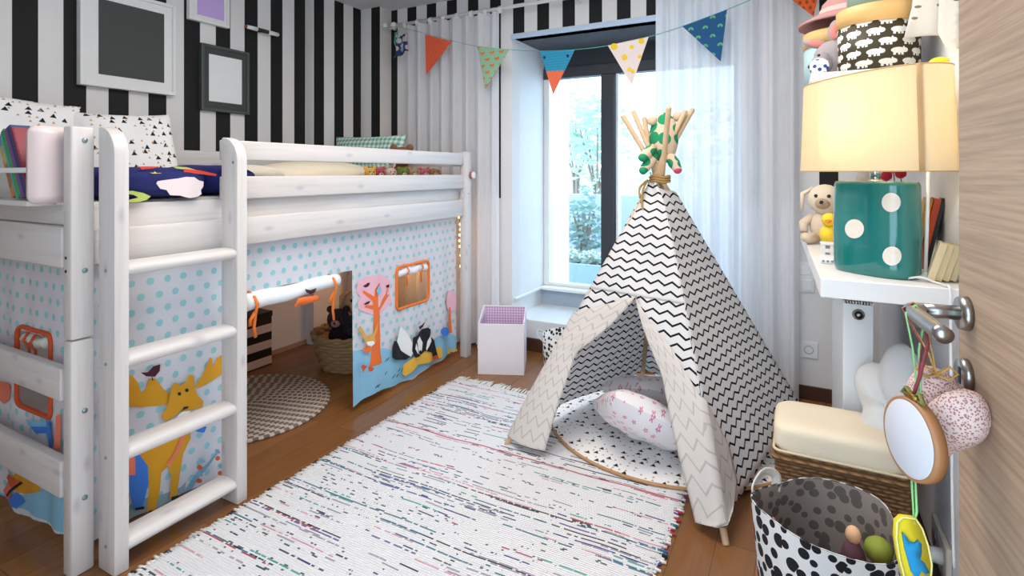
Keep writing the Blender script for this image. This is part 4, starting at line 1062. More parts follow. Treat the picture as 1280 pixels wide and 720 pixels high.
def add_panel(name, fa, fb, sl=lambda t: 0.0, sr=lambda t: 1.0, t0=0.0, t1=1.0, m_=ZIG, nu=24, nv=40, th=.0015, sag=.012, out=.019, hem=None):
    def st(u, v):
        t = t0+(t1-t0)*v; a, b = sl(t), sr(t); return a+(b-a)*u, t
    def f(u, v):
        s_, t = st(u, v); p = panel_pt(fa, fb, s_, t, sag, out)
        if hem: p = p+V((0, 0, hem(s_)*(1-v)**3))
        return p
    bm = B(); sheet(bm, nu, nv, f, 0, uvf=lambda u, v: puv(fa, fb, *st(u, v)), thick=th)
    return obj(name, bm, m_, tipi, sharp=80)
add_panel('right_panel', Bf, Ck, hem=lambda s: -.02*math.sin(s*9)*s*(1-s)*4)
add_panel('back_panel', Ck, Dk)
add_panel('left_panel', Dk, A, hem=lambda s: -.015*math.sin(s*7))
TO = .56
def sL(t):   # left lip of the doorway
    k = (TO-t)/TO; return .53-.36*min(1, k/.42) if k < .42 else .17+.04*(k-.42)/.58
def sR(t):
    k = (TO-t)/TO; return .53+.25*min(1, k/.42) if k < .42 else .78+.12*(k-.42)/.58
add_panel('front_panel', A, Bf, t0=TO, t1=1.0)
add_panel('front_panel', A, Bf, sr=sL, t1=TO, nu=10, out=.017)
add_panel('front_panel', A, Bf, sl=sR, t1=TO, nu=10, out=.017)
# folded-back door flaps show the pale reverse of the cloth
def flap(name, side):
    nu, nv = 16, 40
    def f(u, v):
        t = -.015+(TO+.015)*v; k = v
        if side == 'L':
            s_ = sL(max(t, 0)); p = panel_pt(A, Bf, s_, max(t, 0)); q = panel_pt(A, Bf, 0.0, max(t, 0)*(1-.17*v**2)); o = V((-.26, -.97, 0))
            top = .10*(1-abs(2*v-1))*0
            x = u
            r = p+(q-p)*(x*(1.03)); r = r+o*(.008+.022*math.sin(PI*min(1, x*1.05))*(1-v)**.5)
            r = r+V((0, 0, -.03*(1-v)**6))
            return r
        t = max(t, 0)
        ks = [(0, 1.03), (.1, 1.17), (.27, 1.16), (.42, 1.08), (.55, 1.0), (.75, .86), (.9, .66), (1.0, .53)]
        for (a0, e0), (a1, e1) in zip(ks, ks[1:]):
            if a0 <= v <= a1+1e-9: eo = e0+(e1-e0)*(v-a0)/(a1-a0); break
        e = sR(t)+(eo-sR(t))*u
        if e <= 1: r = panel_pt(A, Bf, e, t)+V((-.25, -.97, 0))*.012
        else: r = panel_pt(Bf, Ck, (e-1)*.9, t)+V((.95, -.3, 0))*.012
        w_ = math.exp(-((e-1)/.05)**2)
        r = r+V((.5, -.86, 0))*.006*w_+V((-.25, -.97, 0))*.012*math.sin(PI*u)*(1-v)
        return r+V((0, 0, -.05*(1-v)**5*(1-u)))
    bm = B(); sheet(bm, nu, nv, f, 0, uvf=lambda u, v: (u*.22, v*.62), thick=.0015)
    return obj(name, bm, ZIGIN, tipi, sharp=80)
flap('door_flap', 'L'); flap('door_flap', 'R')
ROPE = mat('jute_rope', '#b08a4f', .9)
bm = B()
for k in range(3):
    z = TIE.z-.028+k*.011
    tube(bm, [(TIE.x+.043*math.cos(a*PI/10), TIE.y+.043*math.sin(a*PI/10), z+.004*math.sin(a)) for a in range(20)], .0055, 6, closed=True)
tube(bm, spline([(TIE.x-.045, TIE.y-.03, 1.165), (TIE.x-.06, TIE.y-.06, 1.12), (TIE.x-.062, TIE.y-.07, 1.07), (TIE.x-.055, TIE.y-.08, 1.035)], 5), .0055, 6)
tube(bm, spline([(TIE.x-.045, TIE.y-.03, 1.165), (TIE.x-.075, TIE.y-.055, 1.13), (TIE.x-.07, TIE.y-.07, 1.085)], 5), .0055, 6)
obj('tie_rope', bm, ROPE, tipi)
# ------------------------------------------------------------------ soft toy hanging on the pole tips
def f_patch(g):
    c = g.coord('Object'); v = g.vec(c[0], c[2]+c[1]*.3); d, k, p = g.vor(v, 15.0, .7)
    return g.mix(d.lt(.42)*k[0].gt(.12), '#dcc4a8', g.mix(k[1].gt(.93), '#1f8f5f', '#d8476e'))
PATCH = mat('patch_plush', rough=.95, fn=f_patch)
tp = thing('soft_toy', (-.56, 2.46, 1.2), 'cream soft toy with green patches wedged between the tent pole tips', 'soft toy')
pc = pD(829, 172, 2.46); q = lambda u, v, d=2.46: pD(u, v, d)
bm = B(); sph(bm, pc+V((0, .01, .0)), (.066, .05, .115), seg=20); obj('body', bm, PATCH, tp)
for (u, v), (u2, v2) in (((820, 152), (815, 151)), ((842, 146), (847, 146))):
    bm = B(); sph(bm, q(u2, v2), (.024, .016, .022), seg=10); obj('ear', bm, mat('plush_ear', '#d8bfa2', .95), tp)
for a, b in (((818, 195), (804, 213)), ((838, 196), (847, 212)), ((816, 185), (803, 197))):
    bm = B(); p0, p1 = q(*a, 2.44), q(*b, 2.38); tube(bm, [p0, p0+(p1-p0)*.5, p1], [.022, .026, .019], 10); sph(bm, p1, .019, seg=10); obj('leg', bm, PATCH, tp)
# ------------------------------------------------------------------ round play mat with cushions inside the tent
TERR2 = mat('terrazzo_mat', rough=.85, fn=f_terrazzo)
MC = (-.545, 2.64, .0145)
pm = thing('play_mat', MC, 'round quilted mat with triangle print inside the teepee tent', 'mat')
bm = B()
def fm(u, v):
    r = .572*u; a = 2*PI*v; return V((MC[0]+r*math.cos(a), MC[1]+r*math.sin(a), MC[2]+.016-.012*u**8))
sheet(bm, 14, 72, fm, 0, uvf=lambda u, v: (.572*u*math.cos(2*PI*v), .572*u*math.sin(2*PI*v)))
bmesh.ops.remove_doubles(bm, verts=bm.verts, dist=1e-5); bmesh.ops.recalc_face_normals(bm, faces=bm.faces)
if sum(f.normal.z for f in bm.faces) < 0: bmesh.ops.reverse_faces(bm, faces=bm.faces)
obj('quilt', bm, TERR2, pm)
bm = B(); tube(bm, [(MC[0]+.574*math.cos(2*PI*k/90), MC[1]+.574*math.sin(2*PI*k/90), MC[2]+.004) for k in range(90)], .0065, 8, closed=True); obj('piping', bm, mat('tan_piping', '#b98a5c', .7), pm)
def f_blossom(g):
    u, v = g.uv(); d, c, p = g.vor(g.vec(u, v), 24.0, .6); x = u-p[0]; y = v-p[1]
    a = g.m('ARCTAN2', y, x); r = (x*x+y*y).sqrt()
    k = r.lt((a*5.0+c[1]*6.0).sin()*.0030+.0075)*r.gt(.002)*c[0].gt(.15)
    return g.mix(k, '#efe9ea', g.mix(c[2].gt(.78), '#d98aa0', '#7f8578'))
BLOS = mat('blossom_cotton', rough=.85, fn=f_blossom)
pillow('pink blossom print cushion lying in front on the play mat', 'cushion', 'cushion', .40, .40, .14, loc((-.575, 2.26, .165), -.50, .42, .35), BLOS, 'blossom print cushions')
pillow('pink blossom print cushion lying behind the front one on the play mat', 'cushion', 'cushion', .40, .40, .13, loc((-.63, 2.66, .13), -.35, .20, .75), BLOS, 'blossom print cushions')
# ================================================================== RIGHT SIDE: radiator, sockets, shelves
WRX = .35
rad = thing('radiator', (.165, 2.6, 0), 'white panel radiator under the wall shelf behind the wicker bench', 'radiator')
RW = mat('radiator_enamel', '#eceded', .35)
bm = B(); box(bm, (.122, 2.05, .16), (.128, 2.72, .782), .002); box(bm, (.199, 2.05, .16), (.205, 2.72, .782), .002)
box(bm, (.128, 2.055, .17), (.199, 2.715, .2), .0); 
for k in range(10): 
    y = 2.09+k*.062; box(bm, (.14, y, .2), (.19, y+.03, .75))
obj('panel', bm, RW, rad, smooth=False)
bm = B(); box(bm, (.1225, 2.044, .158), (.2045, 2.05, .778), .002); obj('end_cover', bm, RW, rad, smooth=False)
bm = B()
for k in range(10): box(bm, (.126+k*.0078, 2.05, .7755), (.1292+k*.0078, 2.71, .785))
box(bm, (.1215, 2.044, .774), (.1255, 2.72, .786), .001); box(bm, (.2015, 2.044, .774), (.2055, 2.72, .786), .001); obj('grille', bm, RW, rad, smooth=False)
vp = pY(1073, 393, 2.044)
bm = B(); cyl(bm, vp, vp+V((0, -.006, 0)), .0175, .0165, 24); kv = obj('valve', bm, METAL, rad)
bm = B(); cyl(bm, vp+V((0, -.006, 0)), vp+V((0, -.008, 0)), .0115, .0115, 20); obj('valve_ring', bm, BLACK, kv)
bm = B(); cyl(bm, vp+V((0, -.008, 0)), vp+V((0, -.012, 0)), .006, .005, 16); obj('valve_pin', bm, CHROME, kv)
for y in (2.25, 2.6):
    bm = B(); cyl(bm, (.165, y, 0), (.165, y, .17), .009, .009, 12); cyl(bm, (.165, y, 0), (.165, y, .006), .02, .018, 20); obj('feed_pipe', bm, RW, rad)
for y in (2.3, 2.55):
    bm = B(); box(bm, (.2045, y, .30), (WRX-.0002, y+.02, .325), .002)
    obj('wall_bracket', bm, METAL, rad, smooth=False)
def socket(c, nrm, w_, label, kind, name, horiz=True):
    t = thing(name, c, label, kind); n = V(nrm); s_ = V((-n.y, n.x, 0)); M = Matrix(((s_.x, n.x, 0, c[0]), (s_.y, n.y, 0, c[1]), (0, 0, 1, c[2]), (0, 0, 0, 1)))
    bm = B(); box(bm, (-w_/2, .0003, -w_/2), (w_/2, .009, w_/2), .003, M=M); obj('plate', bm, PLASTIC, t, smooth=False); return t, M
BX0, BX1 = .04, .04
c = pY(1011, 437, 3.2695)
t, M = socket((c.x, 3.2698, c.z), (0, -1, 0), .085, 'white wall socket low on the back wall right of the tent', 'socket', 'wall_socket')
bm = B(); lathe(bm, [(.0, .004), (.018, .004), (.019, .0095), (.021, .0095), (.022, .009)], (0, 0, 0), 28, M=M @ Matrix.Rotation(-PI/2, 4, 'X'), cap=False); obj('recess', bm, GREY, t)
bm = B()
for x in (-.0095, .0095): cyl(bm, M @ V((x, .004, 0)), M @ V((x, .0052, 0)), .0026, .0026, 10)
obj('holes', bm, BLACK, t)
for i, (v, lb) in enumerate(((337, 'white light switch on the back wall just left of the shelf, upper of the pair'), (355, 'white light switch on the back wall just left of the shelf, lower of the pair'))):
    c = pY(1007, v, 3.2695); t, M = socket((c.x, 3.2698, c.z), (0, -1, 0), .08, lb, 'light switch', 'light_switch')
    bm = B(); box(bm, (-.027, .009, -.027), (.027, .0125, .027), .002, M=M); obj('rocker', bm, GLOSSW, t, smooth=False)
# low socket block on the right wall with a plug
tb_ = thing('socket_strip', (.31, 1.6, .2), 'beige double socket on the right wall low beside the door', 'socket')
c0 = pX(1176, 672, WRX); c1 = pX(1188, 700, WRX)
bm = B(); box(bm, (WRX-.014, c0.y-.045, c0.z-.045), (WRX-.0005, c0.y+.045, c0.z+.045), .004); box(bm, (WRX-.014, c0.y-.138, c0.z-.045), (WRX-.0005, c0.y-.048, c0.z+.045), .004); obj('plate', bm, mat('socket_beige', '#d9cfbf', .4), tb_, smooth=False)
bm = B(); cyl(bm, (WRX-.016, c0.y, c0.z), (WRX-.0135, c0.y, c0.z), .02, .02, 24); obj('recess', bm, GREY, tb_)
pg = thing('plug', (WRX-.05, c0.y-.093, c0.z), 'white plug with blue glowing edge in the low socket', 'plug')
bm = B(); cyl(bm, (WRX-.0145, c0.y-.093, c0.z), (WRX-.06, c0.y-.093, c0.z), .021, .017, 24); obj('plug_body', bm, PLASTIC, pg)
bm = B(); tube(bm, [(WRX-.058, c0.y-.093+.017*math.cos(2*PI*k/20), c0.z+.017*math.sin(2*PI*k/20)) for k in range(20)], .0022, 6, closed=True); obj('light_ring', bm, mat('blue_glow', '#4a63ff', .4, emit='#3a52ff', estr=2.5), pg)
# ------------------------------------------------------------------ shelves
SHW = mat('shelf_white', '#f1ede8', .35)
def shelf(z0, z1, pts, label):
    t = B(); poly(t, pts, lambda a, b, w: V((a, b, z0-w)) if 0 else V((a, b, z1+w)), depth=(z1-z0)); bmesh.ops.remove_doubles(t, verts=t.verts, dist=1e-5); bmesh.ops.recalc_face_normals(t, faces=t.faces)
    bmesh.ops.bevel(t, geom=[e for e in t.edges if len(e.link_faces) == 2 and e.calc_face_angle(0) > .8], offset=.002, segments=1, affect='EDGES')
    return tag(obj('wall_shelf', t, SHW, smooth=False), label, 'shelf')
ZS = .93
shelf(.882, ZS, [(.046, 1.585), (WRX-.0005, 1.585), (WRX-.0005, 2.88), (.002, 2.88)], 'thick white wall shelf carrying the green lamp above the radiator')
ZU = 1.487
shelf(1.462, ZU, [(.028, 1.80), (.22, 1.80), (WRX-.0005, 1.78), (WRX-.0005, 2.75), (.012, 2.75)], 'upper white wall shelf carrying hat, drums and grey mouse')
# ------------------------------------------------------------------ table lamp
LC = V((.178, 1.735, ZS)); la = math.atan2(-.62, .78)
lamp = thing('table_lamp', LC, 'glossy green ceramic table lamp with cream dots and cream oval shade on the shelf', 'lamp')
def f_lamp(g):
    c = g.coord('Object'); n = g.noise(g.vec(c[0]*30.0, c[1]*30.0, c[2]*2.0), 1.0, 3.0)
    return g.mix(n, '#0a5f63', '#148277')
GREEN = mat('green_glaze', rough=.12, fn=f_lamp, coat=.6)
ML = Matrix.Rotation(la, 4, 'Z')
AX, AY, SQ = .104, .062, 2.5
bm = B(); lathe(bm, [(0, 0), (.93, 0), (.97, .004), (1.0, .014), (1.015, .12), (.985, .235), (.96, .243), (.93, .2445), (0, .2445)], LC, 72, M=ML, ax=AX, ay=AY, sq=SQ)
lb = obj('ceramic_base', bm, GREEN, lamp, sharp=60)
def lamp_hit(u, v, k=1.012):
    d = ray(u, v); o = EYE-LC; iv = ML.inverted(); d2 = iv @ d; o2 = iv @ o; t = 1.2
    def fn(t): p = o2+d2*t; return (abs(p.x)/(AX*k))**SQ+(abs(p.y)/(AY*k))**SQ-1
    while fn(t) > 0 and t < 2.2: t += .0005
    return EYE+d*t
for u, v in ((1068, 286), (1114, 253), (1115, 320)):
    bm = B(); n = 24; cv = [bm.verts.new(lamp_hit(u, v, 1.037))]; rr_ = []
    r1 = [bm.verts.new(lamp_hit(u+12*math.cos(2*PI*k/n), v+12*math.sin(2*PI*k/n), 1.035)) for k in range(n)]; rm = [bm.verts.new(lamp_hit(u+6*math.cos(2*PI*k/n), v+6*math.sin(2*PI*k/n), 1.037)) for k in range(n)]
    for k in range(n):
        bm.faces.new((cv[0], rm[(k+1) % n], rm[k])); bm.faces.new((rm[k], rm[(k+1) % n], r1[(k+1) % n], r1[k]))
    bmesh.ops.recalc_face_normals(bm, faces=bm.faces); obj('dot', bm, mat('cream_glaze', '#efe3d2', .2), lb)
bm = B(); cyl(bm, LC+V((0, 0, .244)), LC+V((0, 0, .30)), .0125, .0125, 20); cyl(bm, LC+V((0, 0, .244)), LC+V((0, 0, .249)), .02, .018, 24); obj('neck', bm, CHROME, lamp)
def f_shade(g):
    c = g.coord('Object'); n = g.noise(g.vec(c[0]*300.0, c[1]*300.0, c[2]*40.0), 1.0, 2.0); return g.mix(n, '#f4e9cf', '#efe3c6'), n
SHADE = mat('cream_linen_shade', rough=.8, fn=f_shade, bump=.05, trans=.55)
SC_ = LC+V((-.012, .005, .272)); ls = math.atan2(-.80, .60); MS = Matrix.Rotation(ls, 4, 'Z')
sx, sy = .222, .108
bm = B(); lathe(bm, [(1.0, 0), (.985, .06), (.945, .25)], SC_, 72, M=MS, ax=sx, ay=sy, sq=2.3, cap=False)
t2 = B(); lathe(t2, [(.985, .002), (.97, .06), (.93, .248)], SC_, 72, M=MS, ax=sx, ay=sy, sq=2.3, cap=False); bmesh.ops.reverse_faces(t2, faces=t2.faces); join(bm, t2)
shd = obj('shade', bm, SHADE, lamp, sharp=60)
TAN = mat('tan_trim', '#d0a877', .8)
for k_, z_ in ((1.0, 0), (.945, .25)):
    bm = B(); ring = []
    for k in range(72):
        a = 2*PI*k/72; ca, sa = math.cos(a), math.sin(a)
        ring.append(SC_+MS @ V((math.copysign(abs(ca)**(2/2.3), ca)*sx*k_, math.copysign(abs(sa)**(2/2.3), sa)*sy*k_, z_)))
    tube(bm, ring, .0018, 6, closed=True); obj('rim_trim', bm, TAN, shd)
bm = B(); pts = []
am = -.42
for k in range(9):
    z_ = .25*k/8; k_ = 1.0-.055*(k/8); ca, sa = math.cos(am), math.sin(am)
    pts.append(SC_+MS @ V((math.copysign(abs(ca)**(2/2.3), ca)*sx*(k_+.004), math.copysign(abs(sa)**(2/2.3), sa)*sy*(k_+.008), z_)))
tube(bm, pts, .008, 6, flat=.12, up=tuple((pts[0]-SC_).cross(V((0, 0, 1))))); obj('seam', bm, TAN, shd)
bm = B(); cyl(bm, LC+V((0, 0, .30)), LC+V((0, 0, .33)), .016, .014, 16); sph(bm, LC+V((0, 0, .36)), (.028, .028, .034), seg=16); obj('light_bulb', bm, mat('bulb_glow', '#fff0d0', .4, emit='#ffd9a0', estr=4.0), lamp)
bm = B()
for a in (0, PI/2, PI, 3*PI/2):
    tube(bm, [LC+V((0, 0, .305)), SC_+MS @ V((math.cos(a)*sx*.97, math.sin(a)*sy*.97, .02))], .0018, 5)
obj('shade_carrier', bm, METAL, lamp)
bm = B(); tube(bm, spline([(.235, 1.66, ZS+.004), (.262, 1.645, ZS+.012), (.285, 1.635, ZS+.005), (.30, 1.60, ZS+.004), (.305, 1.575, ZS-.005), (.306, 1.574, .80), (.308, 1.57, .45), (.309, 1.56, .30)], 6), .0028, 8); obj('cord', bm, PLASTIC, lamp)
# ------------------------------------------------------------------ things on the lamp shelf
plush('toy_sheep', (.085, 2.36, ZS+.003), .235, skin('#d9c6ad'), skin('#e3d3bb'), skin('#b39a80'), 'pale beige fluffy soft toy sitting at the far left of the lamp shelf', ears='flop', look=(-.2, -.95, 0))
t = thing('toy_duck', (.085, 2.12, ZS), 'yellow toy duck with orange beak beside the pale soft toy on the shelf', 'toy')
bm = B(); sph(bm, (.088, 2.12, ZS+.06), (.03, .034, .034)); tube(bm, [(.088, 2.14, ZS+.07), (.088, 2.165, ZS+.09), (.088, 2.175, ZS+.105)], [.02, .014, .004], 8); obj('body', bm, mat('duck_yellow', '#f2cf2e', .6), t)
bm = B(); sph(bm, (.086, 2.105, ZS+.11), (.023, .023, .023)); hd = obj('head', bm, mat('duck_yellow', '#f2cf2e', .6), t)
bm = B(); tube(bm, [(.083, 2.085, ZS+.108), (.08, 2.068, ZS+.104)], [.01, .004], 8, flat=.5); obj('beak', bm, ORANGE, hd)
for x in (.078, .098):
    bm = B(); tube(bm, [(x, 2.115, ZS+.03), (x, 2.112, ZS+.006), (x-.002, 2.095, ZS+.004)], [.007, .006, .009], 8, flat=.6); obj('foot', bm, ORANGE, t)
t = thing('trinket_box', (.07, 1.99, ZS), 'small white box with grey squares in front of the yellow duck', 'box')
bm = B(); box(bm, (.058, 1.965, ZS), (.118, 2.02, ZS+.04), .002); obj('body', bm, mat('grey_squares', rough=.5, fn=lambda g: (lambda c: g.mix(((c[0]/.026).frac().lt(.5))*((c[2]/.03).frac().lt(.6)), '#eceae6', '#7d7d86'))(g.coord('Object'))), t, smooth=False)
bm = B(); box(bm, (.057, 1.964, ZS+.04), (.119, 2.021, ZS+.046), .001); obj('lid', bm, PLASTIC, t, smooth=False)
t = thing('toy_keyboard', (.08, 1.83, ZS), 'flat white toy with a row of grey keys on the shelf left of the lamp', 'toy')
bm = B(); box(bm, (.052, 1.84, ZS), (.115, 1.93, ZS+.016), .004); obj('case', bm, PLASTIC, t)
for k in range(5):
    bm = B(); box(bm, (.057+k*.0115, 1.8385, ZS+.005), (.064+k*.0115, 1.841, ZS+.011), .0005); obj('key', bm, GREY, t, smooth=False)
def pom(u, v, d, r, col, label, name, stemto=None):
    p = pD(u, v, d); t = thing(name, p if stemto is None else (p.x, p.y, ZS), label, 'flower')
    bm = B(); rr = random.Random(int(u)); sph(bm, p, r, seg=12, f=lambda c: 1+.12*mnoise.noise(c*6)); obj('flower_head', bm, mat('pom_'+col[1:], col, .95), t)
    bm = B(); tube(bm, spline([p-V((0, 0, r*.8)), V((p.x+.01, p.y+.01, (p.z+ZS)/2)), V((p.x+.006, p.y+.02, ZS+.001))], 5), .002, 6); obj('stem', bm, mat('stem_wire', '#6c7a4a', .7), t)
pom(1035, 238, 2.25, .018, '#b32645', 'crimson ball flower on a thin stem above the pale beige soft toy', 'ball_flower')
pom(1108, 220, 1.78, .0165, '#b01f36', 'dark red ball flower left of the pair showing above the green lamp', 'ball_flower')
pom(1126, 217, 1.83, .0165, '#a81a30', 'dark red ball flower right of the pair showing above the green lamp', 'ball_flower')
pom(1117, 212, 1.93, .014, '#e0657f', 'pink ball flower just under the lamp shade rim', 'ball_flower')
pom(1081, 222, 2.05, .03, '#c9bdb6', 'greyish round pompom flower left of the lamp neck', 'ball_flower')
# books and wooden blocks behind the lamp
def lean_book(u0, v0, d, w_, h_, dep, tilt, cover, label):
    p = pD(u0, v0, d); return book('story_book', loc((p.x, p.y, ZS+.002), 0, tilt, -.1), w_, dep, h_, cover, PAGE, label, 'story books behind the lamp')
lean_book(1136, 325, 1.53, .016, .20, .11, .20, mat('book_gold', '#c79a35', .45), 'golden yellow story book leaning right behind the green lamp')
lean_book(1146, 327, 1.52, .018, .20, .11, .20, mat('book_vermilion', '#cf4a1f', .45), 'vermilion story book leaning between gold and black ones')
lean_book(1155, 328, 1.51, .010, .20, .11, .20, mat('book_black', '#1d1613', .45), 'black story book leaning right of the vermilion one')
BLK = mat('maple_block', rough=.55, fn=lambda g: (lambda c: g.mix(g.noise(g.vec(c[0]*30.0, c[1]*30.0, c[2]*4.0), 1.0, 3.0), '#ecd9b0', '#d1b787'))(g.coord('Object')))
for i, lb in enumerate(('pale wooden block leaning nearest the green lamp', 'pale wooden block second from the green lamp', 'pale wooden block third from the green lamp', 'pale wooden block nearest the door edge')):
    p = pD(1158+i*9, 338, 1.33); bm = B(); box(bm, (0, 0, 0), (.016, .045, .098-.004*i), .002, M=loc((p.x, p.y, ZS+.006), 0, .28, -.1))
    tag(obj('wooden_block', bm, BLK, smooth=False), lb, 'wooden block', 'wooden blocks leaning on the wall')
t = thing('candle_stand', (.25, 1.66, ZS), 'slim white stand with round foot between lamp and wooden blocks', 'stand')
p = pD(1157, 338, 1.36)
bm = B(); lathe(bm, [(0, 0), (.021, 0), (.022, .004), (.018, .009), (.008, .013), (.005, .02), (0, .02)], (p.x, p.y, ZS+.0005), 28); obj('foot', bm, GLOSSW, t)
bm = B(); q_ = pD(1160, 213, 1.36); cyl(bm, (p.x, p.y, ZS+.018), (p.x+.006, p.y, q_.z), .0042, .0042, 12); obj('rod', bm, GLOSSW, t)
# ------------------------------------------------------------------ things on the upper shelf
WOODL = mat('birch_ply', rough=.5, fn=lambda g: (lambda c: g.mix(g.noise(g.vec(c[0]*8.0, c[1]*8.0, c[2]*60.0), 1.0, 3.0), '#e9c17e', '#d3a35e'))(g.coord('Object')))
def f_hippo(g):
    u, v = g.uv(); sx_, sy_ = .060, .030
    row = (v/sy_).floor(); x = ((u/sx_+row*.5).frac()-.5)*sx_; y = ((v/sy_).frac()-.5)*sy_
    body = sh_el(.0195, .0085)(g, x, y-.001); head = sh_el(.0095, .007)(g, x-.0175, y-.0015); ear = sh_el(.0025, .0035)(g, x-.0145, y-.009)
    legs = ((x-.0105).abs().lt(.0035)+(x+.0105).abs().lt(.0035)+(x-.0015).abs().lt(.0028)).clamp()*y.lt(-.002)*y.gt(-.0125)
    return g.mix((body+head+ear+legs).clamp(), '#3a3118', '#f0ede6')
HIPPO = mat('hippo_print', rough=.6, fn=f_hippo)
def drum(c, r, h, hl, m_, label):
    t = thing('storage_drum', c, label, 'box')
    bm = B(); lathe(bm, [(0, 0), (r, 0), (r, h), (r-.004, h), (r-.004, .005), (0, .005)], c, 56); obj('body', bm, m_, t)
    bm = B(); lathe(bm, [(r-.002, h-.0), (r+.003, h), (r+.003, h+hl), (r, h+hl+.002), (0, h+hl+.002)], c, 56); obj('lid', bm, WOODL, t)
    return t
drum((.208, 1.975, ZU), .106, .15, .052, HIPPO, 'round box with white hippos on black print and wooden lid on the upper shelf')
drum((.120, 2.19, ZU), .108, .14, .052, mat('pale_blue_card', rough=.6, fn=lambda g: (lambda c: g.mix(g.noise(g.vec(c[0]*9.0, c[1]*9.0, c[2]*9.0), 1.0, 2.0), '#b9d3d6', '#9fbfbf'))(g.coord('Object'))), 'pale blue round box with wooden lid behind the hippo one on the upper shelf')
t = thing('sun_hat', (.145, 2.19, ZU+.2), 'dusty pink sun hat lying on the pale blue round box', 'hat')
PINKH = mat('dusty_pink_felt', '#bd8a84', .9)
bm = B(); lathe(bm, [(.0, .094), (.05, .09), (.078, .06), (.088, .012), (.12, .0), (.150, -.014), (.152, -.006), (.122, .010), (.10, .022), (.0, .05)], (.145, 2.19, ZU+.232), 48, cap=False); obj('crown_and_brim', bm, PINKH, t)
bm = B(); lathe(bm, [(.0895, .013), (.0905, .02), (.085, .042), (.083, .04)], (.145, 2.19, ZU+.232), 48, cap=False); obj('band', bm, mat('hat_band', '#d9b8b0', .8), t)
bm = B(); lathe(bm, [(0, 0), (.08, 0), (.084, .006), (.084, .055), (.078, .06), (0, .06)], (.212, 1.975, ZU+.206), 40)
tag(obj('storage_tin', bm, mat('sage_tin', '#7f9484', .45)), 'sage green tin standing on the hippo box at the top edge', 'tin')
mp_ = pD(1030, 98, 1.74)
t = thing('toy_mouse', (mp_.x, mp_.y, ZU), 'grey mouse soft toy with pink ears at the left end of the upper shelf', 'soft toy')
MG = skin('#a39a9a')
b = V((mp_.x+.022, mp_.y, ZU))
bm = B(); sph(bm, b+V((.012, .03, .05)), (.055, .055, .052)); obj('body', bm, MG, t)
bm = B(); sph(bm, b+V((0, -.005, .075)), (.052, .05, .055)); tube(bm, [b+V((-.02, -.03, .06)), b+V((-.045, -.045, .05)), b+V((-.062, -.05, .044))], [.034, .024, .009], 10); hd = obj('head', bm, MG, t)
bm = B(); sph(bm, b+V((-.062, -.05, .045)), .007, seg=8); obj('nose', bm, EYE_B, hd); bm = B(); sph(bm, b+V((-.038, -.052, .078)), .005, seg=8); obj('eye', bm, EYE_B, hd)
for (dx, dz, sx_, sz_, ry) in ((.01, .158, .022, .038, .1), (-.045, .125, .038, .015, .25)):
    Me = Matrix.Rotation(ry, 4, 'Y')
    bm = B(); sph(bm, b+V((dx, -.005, dz)), (sx_, .008, sz_), Me, 12); e_ = obj('ear', bm, MG, hd)
    bm = B(); sph(bm, b+V((dx, -.011, dz)), (sx_*.7, .005, sz_*.72), Me, 12); obj('ear_lining', bm, mat('ear_pink', '#e88a80', .9), e_)
t = thing('pouch', (.035, 1.83, ZU), 'small white cloth pouch with blue print at the corner of the upper shelf', 'pouch')
bm = B(); sbox(bm, (.050, 1.835, ZU+.022), (.025, .025, .022), 3.0, 10); obj('cloth', bm, mat('blue_print_cloth', rough=.85, fn=lambda g: (lambda c, : g.mix(g.vor(g.vec(c[0], c[2]), 55.0)[0].lt(.28), '#eff0f4', '#28459a'))(g.coord('Object'))), t)
bm = B(); tube(bm, [(.050+.012*math.cos(k*PI/6), 1.835+.012*math.sin(k*PI/6), ZU+.044) for k in range(12)], .002, 6, closed=True); obj('drawstring', bm, PLASTIC, t)
def f_sprig(g):
    u, v = g.uv(); d, c, p = g.vor(g.vec(u, v), 17.0, .8); x = u-p[0]; y = v-p[1]
    k = ((x*x/1.0+y*y*4.0).sqrt()).lt(.008)*c[0].gt(.4); return g.mix(k, '#efeae0', '#8c8266')
SPRIG = mat('sprig_cotton', rough=.9, fn=f_sprig, trans=.2)
def cloth(pts_px, d, label, seed):
    t = thing('cotton_cloth', pD(pts_px[0][0], 60, d), label, 'cloth'); q = [pD(u, v, d) for u, v in pts_px]; R_ = V((CH, SH, 0)); N_ = V((-SH, CH, 0))
    bm = B(); o = q[0]
    poly(bm, [((p-o).dot(R_), p.z) for p in q], lambda a, b, w: o+R_*a+V((0, 0, b-o.z))+N_*(w+.010*math.sin(a*60+seed)), depth=.0025, sub=.02); obj('fabric', bm, SPRIG, t); return t
cloth([(1130, 47), (1137, 30), (1143, 8), (1147, -30), (1172, -30), (1174, 10), (1177, 46), (1152, 45)], 1.51, 'white sprig print cloth draped in front of the hippo box on the upper shelf', 0)
cloth([(1176, 40), (1178, -30), (1196, -30), (1195, 20), (1194, 62), (1183, 58)], 1.36, 'white sprig print cloth hanging against the wall next to the door', 2)
t = thing('toy_spoon', pD(1170, 80, 1.62), 'bright yellow plastic spoon lying at the right end of the upper shelf', 'spoon')
YEL = mat('lemon_plastic', '#f0dd28', .4)
bm = B(); p0, p1, p2 = pD(1174, 80, 1.455), pD(1160, 82, 1.48), pD(1143, 83, 1.52)
sph(bm, p0, (.026, .018, .019), seg=14); tube(bm, [p0, p1, p2], [.014, .008, .004], 8); obj('bowl_and_handle', bm, YEL, t)
